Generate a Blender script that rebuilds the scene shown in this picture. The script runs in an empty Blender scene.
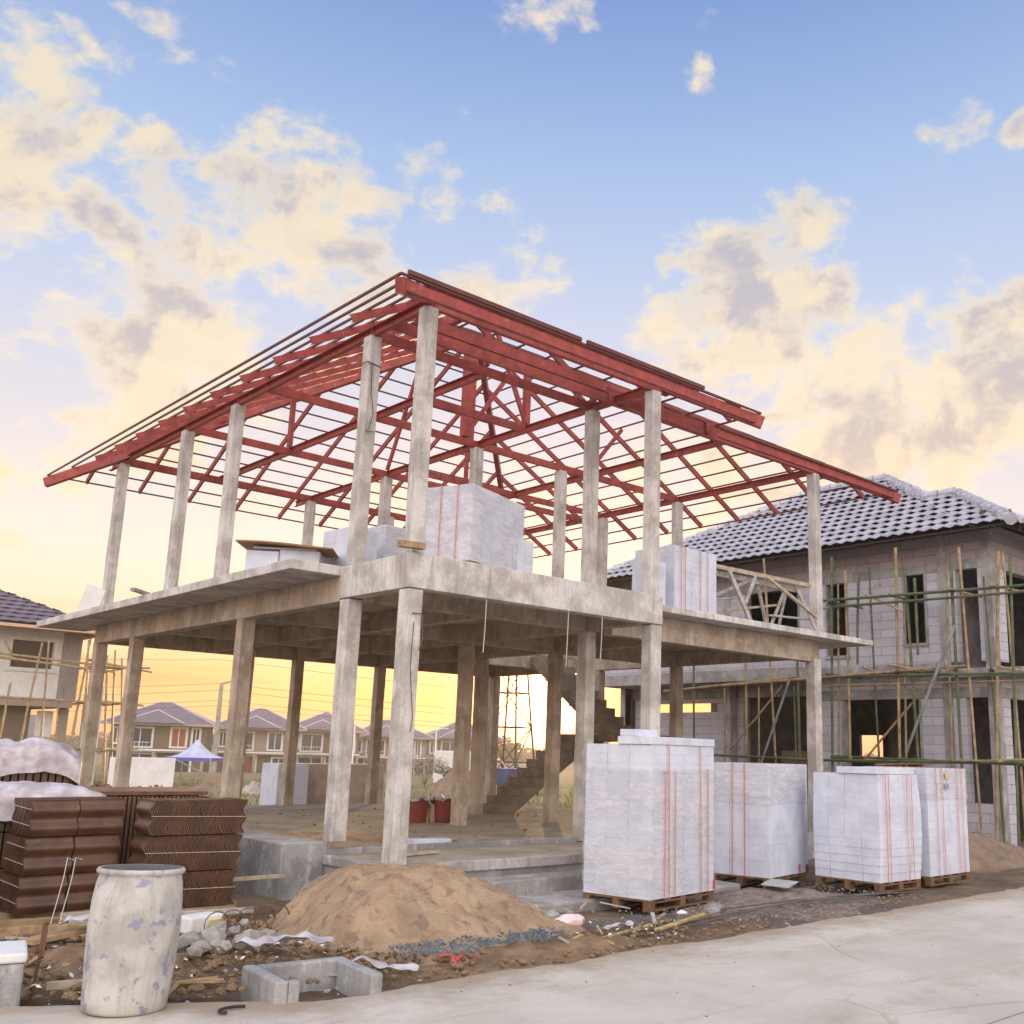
import bpy, math, random
from mathutils import Vector, Matrix, noise
random.seed(7)
sc = bpy.context.scene
COL = sc.collection
rad = math.radians

# ------------------------------------------------------------------ camera
cam_d = bpy.data.cameras.new('camera'); cam = bpy.data.objects.new('camera', cam_d); COL.objects.link(cam)
fw = Vector((0.66656165, 0.71584429, 0.20799645)); rt = Vector((0.72785805, -0.68524259, 0.02579245)); up = Vector((-0.1609914, -0.13419964, 0.97778946))
M = Matrix(((rt.x, up.x, -fw.x), (rt.y, up.y, -fw.y), (rt.z, up.z, -fw.z))).to_4x4()
M.translation = Vector((-6.29957, -9.68482, 1.82677)); cam.matrix_world = M
cam_d.sensor_width = 36; cam_d.lens = 36.0; cam_d.shift_x = -0.07406; cam_d.shift_y = 0.02233
cam_d.clip_end = 5000; cam_d.clip_start = 0.05
sc.camera = cam
sc.view_settings.view_transform = 'Standard'; sc.view_settings.look = 'None'; sc.view_settings.gamma = 1.0
sc.view_settings.exposure = 0.13

# ------------------------------------------------------------------ node helper
class NT:
    def __init__(s, tree): s.t = tree
    def n(s, typ, **kw):
        nd = s.t.nodes.new(typ)
        for k, v in kw.items(): setattr(nd, k, v)
        return nd
    def put(s, sock, v):
        if hasattr(v, 'default_value') or hasattr(v, 'links'): s.t.links.new(v, sock)
        else: sock.default_value = v
    def math(s, op, a, b=None, c=None, clamp=False):
        nd = s.n('ShaderNodeMath', operation=op); nd.use_clamp = clamp
        s.put(nd.inputs[0], a)
        if b is not None: s.put(nd.inputs[1], b)
        if c is not None: s.put(nd.inputs[2], c)
        return nd.outputs[0]
    def vmath(s, op, a, b=None, scale=None):
        nd = s.n('ShaderNodeVectorMath', operation=op); s.put(nd.inputs[0], a)
        if b is not None: s.put(nd.inputs[1], b)
        if scale is not None: s.put(nd.inputs[3], scale)
        return nd.outputs['Value'] if op in ('DOT_PRODUCT', 'LENGTH', 'DISTANCE') else nd.outputs[0]
    def ss(s, v, a, b, lo=0.0, hi=1.0):
        nd = s.n('ShaderNodeMapRange', interpolation_type='SMOOTHSTEP'); nd.clamp = True
        s.put(nd.inputs['Value'], v); s.put(nd.inputs['From Min'], a); s.put(nd.inputs['From Max'], b)
        s.put(nd.inputs['To Min'], lo); s.put(nd.inputs['To Max'], hi)
        return nd.outputs['Result']
    def mix(s, f, a, b, blend='MIX'):
        nd = s.n('ShaderNodeMix', data_type='RGBA', blend_type=blend); s.put(nd.inputs[0], f)
        s.put(nd.inputs[6], c4(a)); s.put(nd.inputs[7], c4(b))
        return nd.outputs[2]
    def noise(s, vec, scale, detail=4, rough=.55, dist=0.0):
        nd = s.n('ShaderNodeTexNoise'); s.put(nd.inputs['Vector'], vec); s.put(nd.inputs['Scale'], scale)
        nd.inputs['Detail'].default_value = detail; nd.inputs['Roughness'].default_value = rough; nd.inputs['Distortion'].default_value = dist
        return nd.outputs[0]
    def ramp(s, f, stops):
        nd = s.n('ShaderNodeValToRGB'); e = nd.color_ramp.elements
        while len(e) < len(stops): e.new(0.5)
        for i, (p, c) in enumerate(stops): e[i].position = p; e[i].color = c4(c)
        s.put(nd.inputs[0], f); return nd.outputs[0]
def c4(c):
    if isinstance(c, tuple) and len(c) == 3: return (*c, 1.0)
    return c
def srgb(r, g, b):
    f = lambda v: (v / 255 / 12.92) if v / 255 <= .04045 else ((v / 255 + .055) / 1.055) ** 2.4
    return (f(r), f(g), f(b))

# ------------------------------------------------------------------ sky and sun
SUN_AZ, SUN_EL = 49.7, 2.4      # degrees, azimuth from +X towards +Y
w = bpy.data.worlds.new('World'); sc.world = w; w.use_nodes = True
nt = w.node_tree; nt.nodes.clear(); N = NT(nt)
co = N.n('ShaderNodeTexCoord').outputs['Generated']
dirv = N.vmath('NORMALIZE', co)
sep = N.n('ShaderNodeSeparateXYZ'); nt.links.new(dirv, sep.inputs[0]); dz = sep.outputs['Z']
sund = (math.cos(rad(SUN_AZ)) * math.cos(rad(SUN_EL)), math.sin(rad(SUN_AZ)) * math.cos(rad(SUN_EL)), math.sin(rad(SUN_EL)))
sdot = N.vmath('DOT_PRODUCT', dirv, sund)
side = N.ss(sdot, -0.4, 0.95)
elev = N.ramp(dz, [(0.0, (1.5, .42, .12)), (0.045, (1.40, .54, .20)), (0.09, (1.12, .80, .50)), (0.17, (.98, .84, .72)), (0.29, srgb(222, 218, 226)),
                   (0.40, srgb(196, 207, 232)), (0.52, srgb(162, 188, 228)), (0.64, srgb(116, 150, 208)), (1.0, srgb(98, 134, 198))])
far_side = N.ramp(dz, [(0.0, srgb(234, 224, 222)), (0.2, srgb(242, 233, 224)), (0.5, srgb(236, 232, 232)), (1.0, srgb(190, 196, 214))])
base = N.mix(side, far_side, elev)
# cloud field
stretch = N.math('ADD', dz, 0.22)
cv = N.n('ShaderNodeCombineXYZ'); nt.links.new(N.math('DIVIDE', sep.outputs['X'], stretch), cv.inputs[0]); nt.links.new(N.math('DIVIDE', sep.outputs['Y'], stretch), cv.inputs[1])
cv.inputs[2].default_value = 3.7
n1 = N.noise(cv.outputs[0], 2.6, 9, .60, .25)
n2 = N.noise(dirv, 6.0, 10, .58, .30)
n3 = N.noise(N.vmath('ADD', dirv, (.020, .010, -.030)), 6.0, 10, .58, .30)
relief = N.ss(N.math('SUBTRACT', n2, n3), -.035, .055)
n4 = N.noise(N.vmath('MULTIPLY', dirv, (1.0, 1.0, 1.7)), 17.0, 8, .62, .2)
mixn = N.math('ADD', N.math('ADD', N.math('MULTIPLY', n1, .28), N.math('MULTIPLY', n2, .40)), N.math('MULTIPLY', n4, .32))
dens = N.math('ADD', N.math('MULTIPLY', N.math('SUBTRACT', mixn, .5), 1.75), .5)
BL = [(0.283,0.832,0.478,0.037,0.90),(0.342,0.819,0.460,0.066,1.00),(0.412,0.798,0.439,0.071,0.90),(0.490,0.752,0.442,0.050,0.60),
(0.263,0.899,0.349,0.091,0.80),(0.353,0.861,0.366,0.075,0.70),(0.180,0.854,0.488,0.050,1.00),(0.225,0.838,0.497,0.025,0.90),
(0.169,0.892,0.418,0.037,1.00),(0.234,0.869,0.435,0.037,0.80),(0.723,0.502,0.474,0.050,0.80),(0.702,0.555,0.445,0.062,0.80),
(0.700,0.602,0.383,0.050,0.80),(0.743,0.540,0.394,0.075,0.80),(0.809,0.498,0.312,0.091,0.80),(0.854,0.382,0.353,0.066,0.90),
(0.756,0.378,0.535,0.037,0.80),(0.790,0.324,0.521,0.021,1.00),(0.598,0.499,0.627,0.020,0.45),(0.525,0.578,0.625,0.018,0.40),
(0.552,0.580,0.599,0.017,0.50),(0.655,0.425,0.624,0.021,0.80),(0.659,0.611,0.439,0.018,1.00),(0.618,0.520,0.590,0.015,0.60)]
acc = None
wtex = N.n('ShaderNodeTexNoise'); nt.links.new(dirv, wtex.inputs['Vector']); wtex.inputs['Scale'].default_value = 9.0; wtex.inputs['Detail'].default_value = 5
warp = N.vmath('ADD', dirv, N.vmath('SCALE', N.vmath('SUBTRACT', wtex.outputs['Color'], (.5, .5, .5)), scale=0.10))
for bx, by, bz, r, wgt in BL:
    d = N.vmath('DISTANCE', warp, (bx, by, bz))
    v = N.ss(d, r * 2.0, r * .1, 0.0, wgt * (.22 if r > .04 else .26))
    acc = v if acc is None else N.math('MAXIMUM', acc, v)
lowband = N.ss(dz, .46, .18, 0.0, .10)
clear = N.ss(dz, .50, .56, 0.0, -.02)
thick = N.math('ADD', N.math('ADD', dens, acc), N.math('ADD', lowband, clear))
cov = N.ss(thick, .58, .74)
core = N.ss(thick, .62, .80)
litc = N.ramp(dz, [(0.0, (1.4, .56, .18)), (0.08, (1.25, .68, .32)), (0.2, (1.12, .86, .55)), (0.34, (1.02, .84, .58)), (0.5, srgb(250, 230, 190)), (1.0, srgb(250, 240, 225))])
grey = N.ramp(dz, [(0.0, (1.1, .48, .22)), (0.2, srgb(226, 200, 176)), (0.34, srgb(200, 188, 186)), (0.48, srgb(182, 180, 192)), (1.0, srgb(200, 204, 216))])
shade = N.math('MULTIPLY', core, N.math('SUBTRACT', 1.0, N.math('MULTIPLY', relief, .70)))
cloudc = N.mix(shade, litc, grey)
skyc = N.mix(N.math('MULTIPLY', cov, N.ss(dz, 0.0, .10, .25, .92)), base, cloudc)
glow = N.math('POWER', N.math('MAXIMUM', sdot, 0.0), 60.0)
skyc = N.mix(1.0, skyc, N.mix(glow, (0, 0, 0), (.9, .17, .02)), 'ADD')
glow2 = N.math('POWER', N.math('MAXIMUM', sdot, 0.0), 900.0)
skyc = N.mix(1.0, skyc, N.mix(glow2, (0, 0, 0), (7.0, 4.2, 1.9)), 'ADD')
glow3 = N.math('MULTIPLY', N.math('POWER', N.math('MAXIMUM', sdot, 0.0), 24.0), N.ss(dz, .22, .02))
skyc = N.mix(1.0, skyc, N.mix(glow3, (0, 0, 0), (.9, .13, .0)), 'ADD')
# long thin strata low over the horizon
st = N.n('ShaderNodeMapping'); st.inputs['Scale'].default_value = (2.0, 2.0, 38.0); nt.links.new(dirv, st.inputs['Vector'])
strata = N.math('MULTIPLY', N.ss(N.noise(st.outputs[0], 1.0, 4, .5), .45, .62), N.ss(dz, .16, .03, 0.0, .55))
skyc = N.mix(strata, skyc, (1.15, .40, .10))
below = N.ss(dz, -0.02, 0.0)
skyc = N.mix(below, srgb(150, 130, 112), skyc)
# the part of the sky behind and above the camera is boosted, an added fill light for the shaded fronts
ldot = N.vmath('DOT_PRODUCT', dirv, (-.72, -.62, .31))
boost = N.math('ADD', 1.0, N.math('ADD', N.math('MULTIPLY', N.ss(sdot, .55, -.5), .48), N.math('MULTIPLY', N.ss(ldot, .1, .95), 1.55)))
skyc = N.vmath('SCALE', skyc, scale=boost)
nish = N.n('ShaderNodeTexSky', sky_type='NISHITA'); nish.sun_disc = False; nish.sun_elevation = rad(SUN_EL); nish.sun_rotation = rad(90 - SUN_AZ)
nish.air_density = 1.2; nish.dust_density = 2.0
bgA = N.n('ShaderNodeBackground'); nt.links.new(skyc, bgA.inputs[0]); bgA.inputs[1].default_value = 0.98
bgB = N.n('ShaderNodeBackground'); nt.links.new(nish.outputs[0], bgB.inputs[0]); bgB.inputs[1].default_value = 0.015
ad = N.n('ShaderNodeAddShader'); nt.links.new(bgA.outputs[0], ad.inputs[0]); nt.links.new(bgB.outputs[0], ad.inputs[1])
out = N.n('ShaderNodeOutputWorld'); nt.links.new(ad.outputs[0], out.inputs[0])
sd = bpy.data.lights.new('sun', 'SUN'); sd.energy = 2.8; sd.angle = rad(.6); sd.color = (1.0, .62, .30)
so = bpy.data.objects.new('sun', sd); COL.objects.link(so)
so.rotation_euler = Vector(sund).to_track_quat('Z', 'Y').to_euler()

# ------------------------------------------------------------------ materials
MATS = {}
def mat(name, col, col2=None, rough=.85, scale=3.0, detail=6, bump=.0, bscale=None, metal=0.0, spots=None, streak=0.0, contrast=(.38, .64), alpha=1.0, coord='Object', trans=0.0):
    if name in MATS: return MATS[name]
    m = bpy.data.materials.new(name); m.use_nodes = True; t = m.node_tree; t.nodes.clear(); n = NT(t)
    b = n.n('ShaderNodeBsdfPrincipled'); o = n.n('ShaderNodeOutputMaterial'); t.links.new(b.outputs[0], o.inputs[0])
    tc = n.n('ShaderNodeTexCoord').outputs[coord]
    if coord == 'Object':
        geo = n.n('ShaderNodeNewGeometry'); oi = n.n('ShaderNodeObjectInfo')
        tc = n.vmath('ADD', geo.outputs['Position'], n.vmath('SCALE', (7.0, 3.0, 5.0), scale=oi.outputs['Random']))
    nz = n.noise(tc, scale, detail, .62)
    c = col
    if col2 is not None: c = n.mix(n.ss(nz, *contrast), col, col2)
    if streak:
        mp = n.n('ShaderNodeMapping'); mp.inputs['Scale'].default_value = (9, 9, .7); t.links.new(tc, mp.inputs['Vector'])
        s_ = n.ss(n.noise(mp.outputs[0], 1.2, 5, .65), .50, .72, 0, streak)
        c = n.mix(s_, c, tuple(v * .45 for v in col))
    if spots:
        pc, ps, pt, pa = spots
        c = n.mix(n.ss(n.noise(tc, ps, 5, .6), pt, pt + .07, 0, pa), c, pc)
    n.put(b.inputs['Base Color'], c4(c))
    b.inputs['Roughness'].default_value = rough; b.inputs['Metallic'].default_value = metal
    if bump:
        bp = n.n('ShaderNodeBump'); bp.inputs['Strength'].default_value = 1.0; bp.inputs['Distance'].default_value = bump
        hn = n.noise(tc, bscale or scale * 6, 6, .7)
        t.links.new(hn, bp.inputs['Height']); t.links.new(bp.outputs[0], b.inputs['Normal'])
    if alpha < 1: b.inputs['Alpha'].default_value = alpha
    MATS[name] = m; return m

def concrete(name, a, b, stain=.5, fr=True):
    if name in MATS: return MATS[name]
    m = mat(name, a, b, rough=.9, scale=2.2, detail=8, bump=.006, bscale=16, streak=stain, spots=((.30, .25, .19), 3.1, .60, .35), contrast=(.40, .62))
    t = m.node_tree; n = NT(t); bs = [x for x in t.nodes if x.type == 'BSDF_PRINCIPLED'][0]
    geo = n.n('ShaderNodeNewGeometry')
    src = bs.inputs['Base Color'].links[0].from_socket
    v = n.n('ShaderNodeTexVoronoi'); v.inputs['Scale'].default_value = 21; t.links.new(geo.outputs['Position'], v.inputs['Vector'])
    pit = n.ss(v.outputs['Distance'], .13, .07, 0, .75)
    keep = n.ss(n.noise(geo.outputs['Position'], 5, 2), .52, .6)
    c = n.mix(n.math('MULTIPLY', pit, keep), src, (.10, .095, .09))
    fine = n.noise(geo.outputs['Position'], 60, 3, .7)
    c = n.mix(n.ss(fine, .3, .7, .0, .28), c, (.12, .11, .10))
    m3 = n.n('ShaderNodeMapping'); m3.inputs['Scale'].default_value = (26, 26, 1.1); t.links.new(geo.outputs['Position'], m3.inputs['Vector'])
    c = n.mix(n.ss(n.noise(m3.outputs[0], 1.0, 4, .6), .50, .74, 0, .38), c, (.20, .17, .14))
    m4 = n.n('ShaderNodeMapping'); m4.inputs['Scale'].default_value = (3, 3, 1.6); t.links.new(geo.outputs['Position'], m4.inputs['Vector'])
    c = n.mix(n.ss(n.noise(m4.outputs[0], 2.0, 7, .7), .56, .66, 0, .35), c, (.78, .76, .74))
    t.links.new(c, bs.inputs['Base Color'])
    return m

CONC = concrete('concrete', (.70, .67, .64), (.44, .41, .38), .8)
CONC_D = concrete('concrete_glow_tinted', (.56, .465, .37), (.36, .29, .22), .7)  # warm horizon glow on undersides and inner columns put into this brown
CONC_FLOOR = mat('sandy_concrete', (.42, .36, .29), (.30, .25, .19), rough=.95, scale=1.6, detail=8, bump=.02, bscale=9, spots=((.16, .13, .11), 5.0, .60, .6))
CONC_GREY = concrete('concrete_grey', (.40, .395, .40), (.25, .245, .25), .6)
CONC_STEP = concrete('concrete_step', (.48, .465, .45), (.29, .28, .27), .4)
RED = mat('red_primer', (.36, .052, .040), (.24, .034, .029), rough=.55, scale=5, bump=.002, bscale=30, spots=((.40, .13, .11), 11, .60, .6), streak=.7)
RED_D = mat('red_primer_shaded', (.13, .026, .022), (.09, .018, .016), rough=.55, scale=6)  # darker copy of the primer; shade on thin members is in the colour
BROWN_TILE = mat('brown_roof_tile', (.125, .060, .034), (.080, .038, .024), rough=.36, scale=6, bump=.001, bscale=60, spots=((.24, .16, .11), 9, .62, .35))
WOOD = mat('raw_wood', (.42, .29, .16), (.27, .17, .085), rough=.85, scale=9, bump=.003, bscale=30, streak=.4)
WOOD_P = mat('pale_wood', (.50, .41, .30), (.34, .27, .19), rough=.85, scale=9, bump=.003, bscale=30, streak=.4)
WOOD_GREY = mat('weathered_wood', (.46, .44, .41), (.30, .28, .25), rough=.9, scale=9, bump=.003, streak=.3)
PALLET = mat('pallet_wood_shadowed', (.20, .11, .055), (.12, .065, .035), rough=.9, scale=8, bump=.003, streak=.4)  # darkened so the shadow under the stacks is in the wood colour
PLY = mat('brown_ply', (.36, .20, .075), (.26, .14, .06), rough=.7, scale=4)
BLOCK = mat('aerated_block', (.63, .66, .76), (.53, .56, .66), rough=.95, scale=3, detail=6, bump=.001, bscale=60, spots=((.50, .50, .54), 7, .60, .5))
BLOCK_SHADED = mat('aerated_block_shaded', (.52, .42, .34), (.40, .31, .24), rough=.95, scale=3, bump=.001)  # brown copy of the block colour, shade behind the house painted in
ORANGE = mat('orange_strap', (.62, .17, .07), rough=.4)
BAMBOO_T = mat('tan_bamboo', (.38, .28, .15), (.22, .15, .08), rough=.5, scale=6, streak=.3)
BAMBOO_G = mat('green_bamboo', (.055, .085, .04), (.12, .13, .06), rough=.5, scale=5, streak=.3)
STEELPIPE = mat('grey_pipe', (.32, .36, .36), (.2, .22, .22), rough=.4, metal=.3)
TILE_GREY = mat('grey_roof_tile', (.42, .40, .45), (.30, .29, .33), rough=.55, scale=2.5, bump=.002, bscale=30)
RIDGE = mat('ridge_tile', (.48, .48, .54), (.36, .36, .42), rough=.55, scale=4)
TILE_MAUVE = mat('mauve_roof_tile', (.17, .135, .17), (.13, .105, .135), rough=.6, scale=2)
WHITE = mat('white_paint', (.74, .73, .72), (.66, .65, .64), rough=.7, scale=3)
CREAM = mat('cream_wall', (.34, .28, .225), (.30, .245, .19), rough=.9, scale=2)
TAUPE = mat('taupe_wall', (.19, .145, .11), (.16, .12, .09), rough=.9, scale=2)
DARKIN = mat('dark_interior', (.045, .04, .038), (.03, .028, .026), rough=.95)
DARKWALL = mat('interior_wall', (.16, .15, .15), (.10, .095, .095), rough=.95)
GLASS = mat('dark_glass', (.05, .06, .07), rough=.08)
CURTAIN = mat('brown_curtain', (.28, .09, .04), rough=.8)
PLASTIC_W = mat('white_plastic_sheet', (.58, .55, .60), (.38, .32, .33), rough=.35, scale=5, bump=.004, bscale=14)
BARREL = mat('barrel_plastic', (.50, .485, .45), (.36, .345, .315), rough=.6, scale=3.5, detail=8, bump=.003, bscale=22, streak=.45, spots=((.20, .20, .33), 11, .565, .75), contrast=(.42, .60))
BARREL_IN = mat('barrel_inside', (.16, .15, .15), (.10, .10, .11), rough=.8)
BUCKET = mat('red_bucket', (.20, .024, .018), (.13, .018, .014), rough=.5, spots=((.5, .42, .38), 9, .62, .7))
SAND = mat('sand', (.52, .365, .235), (.36, .245, .155), rough=1, scale=2.6, detail=10, bump=.05, bscale=20, spots=((.20, .145, .11), 8, .55, .6))
CLAY = mat('clay_lumps', (.28, .18, .10), (.17, .11, .065), rough=1, scale=4, bump=.02, bscale=20)
RUBBLE = mat('grey_rubble', (.42, .38, .34), (.28, .25, .21), rough=1, scale=4, bump=.015, bscale=20)
GRAVEL = mat('gravel', (.26, .20, .165), (.15, .115, .10), rough=1, scale=9)
RUST = mat('rusty_wire', (.22, .09, .04), (.14, .06, .03), rough=.8)
BLUE = mat('blue_mesh', (.05, .085, .11), (.09, .13, .16), rough=.6)
BLUEP = mat('blue_steel', (.035, .07, .17), (.03, .05, .11), rough=.5)
PINK = mat('pink_rope', (.65, .10, .10), rough=.6)
PINKBAG = mat('pink_bag', (.68, .46, .48), (.74, .62, .62), rough=.4)
BLACK = mat('black_rubber', (.02, .02, .022), rough=.6)
STRING = mat('string', (.55, .52, .46), rough=.8)
TENT = mat('tent_cloth', (.62, .64, .80), (.5, .52, .7), rough=.6)
TENTB = mat('tent_blue', (.12, .12, .5), rough=.6)
STEEL = mat('dark_steel', (.07, .045, .035), rough=.7)
POLE = mat('concrete_pole', (.40, .38, .36), (.3, .28, .26), rough=.9)
DIRTPATCH = mat('dry_mud', (.27, .19, .13), (.19, .13, .09), rough=1, scale=3, bump=.02, bscale=14)
DARKMET = mat('dark_bar', (.10, .09, .09), rough=.6)
YELLOWW = mat('yellow_timber', (.52, .38, .16), (.4, .27, .1), rough=.7, scale=7)
SIDING = mat('grey_siding', (.36, .32, .31), (.29, .26, .25), rough=.7, scale=3, streak=.5)
MAUVE_DARK = mat('far_recess', (.09, .065, .05), rough=.9)

def film_mat():
    m = bpy.data.materials.new('stretch_film'); m.use_nodes = True; t = m.node_tree; t.nodes.clear(); n = NT(t)
    o = n.n('ShaderNodeOutputMaterial'); b = n.n('ShaderNodeBsdfPrincipled')
    geo = n.n('ShaderNodeNewGeometry'); mp = n.n('ShaderNodeMapping'); mp.inputs['Scale'].default_value = (2.2, 2.2, 5)
    mp.inputs['Rotation'].default_value = (.3, .2, 0); t.links.new(geo.outputs['Position'], mp.inputs['Vector'])
    nz = n.noise(mp.outputs[0], 1.0, 7, .62, .25)
    t.links.new(n.mix(n.ss(nz, .38, .62), (.55, .545, .57), (.80, .79, .82)), b.inputs['Base Color'])
    b.inputs['Roughness'].default_value = .22
    t.links.new(n.ss(nz, .36, .64, .12, .55), b.inputs['Alpha'])
    m2 = n.n('ShaderNodeMapping'); m2.inputs['Scale'].default_value = (3, 3, 11); t.links.new(geo.outputs['Position'], m2.inputs['Vector'])
    bp = n.n('ShaderNodeBump'); bp.inputs['Distance'].default_value = .012; t.links.new(n.noise(m2.outputs[0], 1.5, 6, .6, 1.2), bp.inputs['Height']); t.links.new(bp.outputs[0], b.inputs['Normal'])
    t.links.new(b.outputs[0], o.inputs[0]); MATS['film'] = m; return m
FILM = film_mat()

def brickmat(name, axis, c1, c2, mortar, bw=.6, bh=.2, ms=.008, dirt=(.34, .33, .34)):
    m = bpy.data.materials.new(name); m.use_nodes = True; t = m.node_tree; t.nodes.clear(); n = NT(t)
    o = n.n('ShaderNodeOutputMaterial'); b = n.n('ShaderNodeBsdfPrincipled'); t.links.new(b.outputs[0], o.inputs[0])
    geo = n.n('ShaderNodeNewGeometry'); sp = n.n('ShaderNodeSeparateXYZ'); t.links.new(geo.outputs['Position'], sp.inputs[0])
    cv = n.n('ShaderNodeCombineXYZ'); t.links.new(sp.outputs[axis], cv.inputs[0]); t.links.new(sp.outputs['Z'], cv.inputs[1])
    br = n.n('ShaderNodeTexBrick'); t.links.new(cv.outputs[0], br.inputs['Vector']); br.inputs['Scale'].default_value = 1
    br.inputs['Color1'].default_value = c4(c1); br.inputs['Color2'].default_value = c4(c2); br.inputs['Mortar'].default_value = c4(mortar)
    br.inputs['Brick Width'].default_value = bw; br.inputs['Row Height'].default_value = bh; br.inputs['Mortar Size'].default_value = ms
    br.inputs['Mortar Smooth'].default_value = .3
    nz = n.noise(geo.outputs['Position'], 2.3, 7, .65)
    c = n.mix(n.ss(nz, .5, .68, 0, .5), br.outputs['Color'], dirt)
    spot = n.ss(n.noise(geo.outputs['Position'], 9, 3, .6), .68, .72, 0, .8)
    c = n.mix(spot, c, (.10, .09, .09))
    t.links.new(c, b.inputs['Base Color']); b.inputs['Roughness'].default_value = .95
    bp = n.n('ShaderNodeBump'); bp.inputs['Distance'].default_value = .01; bp.invert = True
    t.links.new(br.outputs['Fac'], bp.inputs['Height']); t.links.new(bp.outputs[0], b.inputs['Normal'])
    MATS[name] = m; return m
BRICK_Y = brickmat('block_wall_y', 'Y', (.52, .51, .58), (.44, .43, .49), (.34, .33, .36))
BRICK_X = brickmat('block_wall_x', 'X', (.52, .51, .58), (.44, .43, .49), (.34, .33, .36))
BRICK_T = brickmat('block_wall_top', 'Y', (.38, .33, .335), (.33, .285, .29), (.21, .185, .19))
BRICK_TX = brickmat('block_wall_top_x', 'X', (.38, .33, .335), (.33, .285, .29), (.21, .185, .19))

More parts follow.
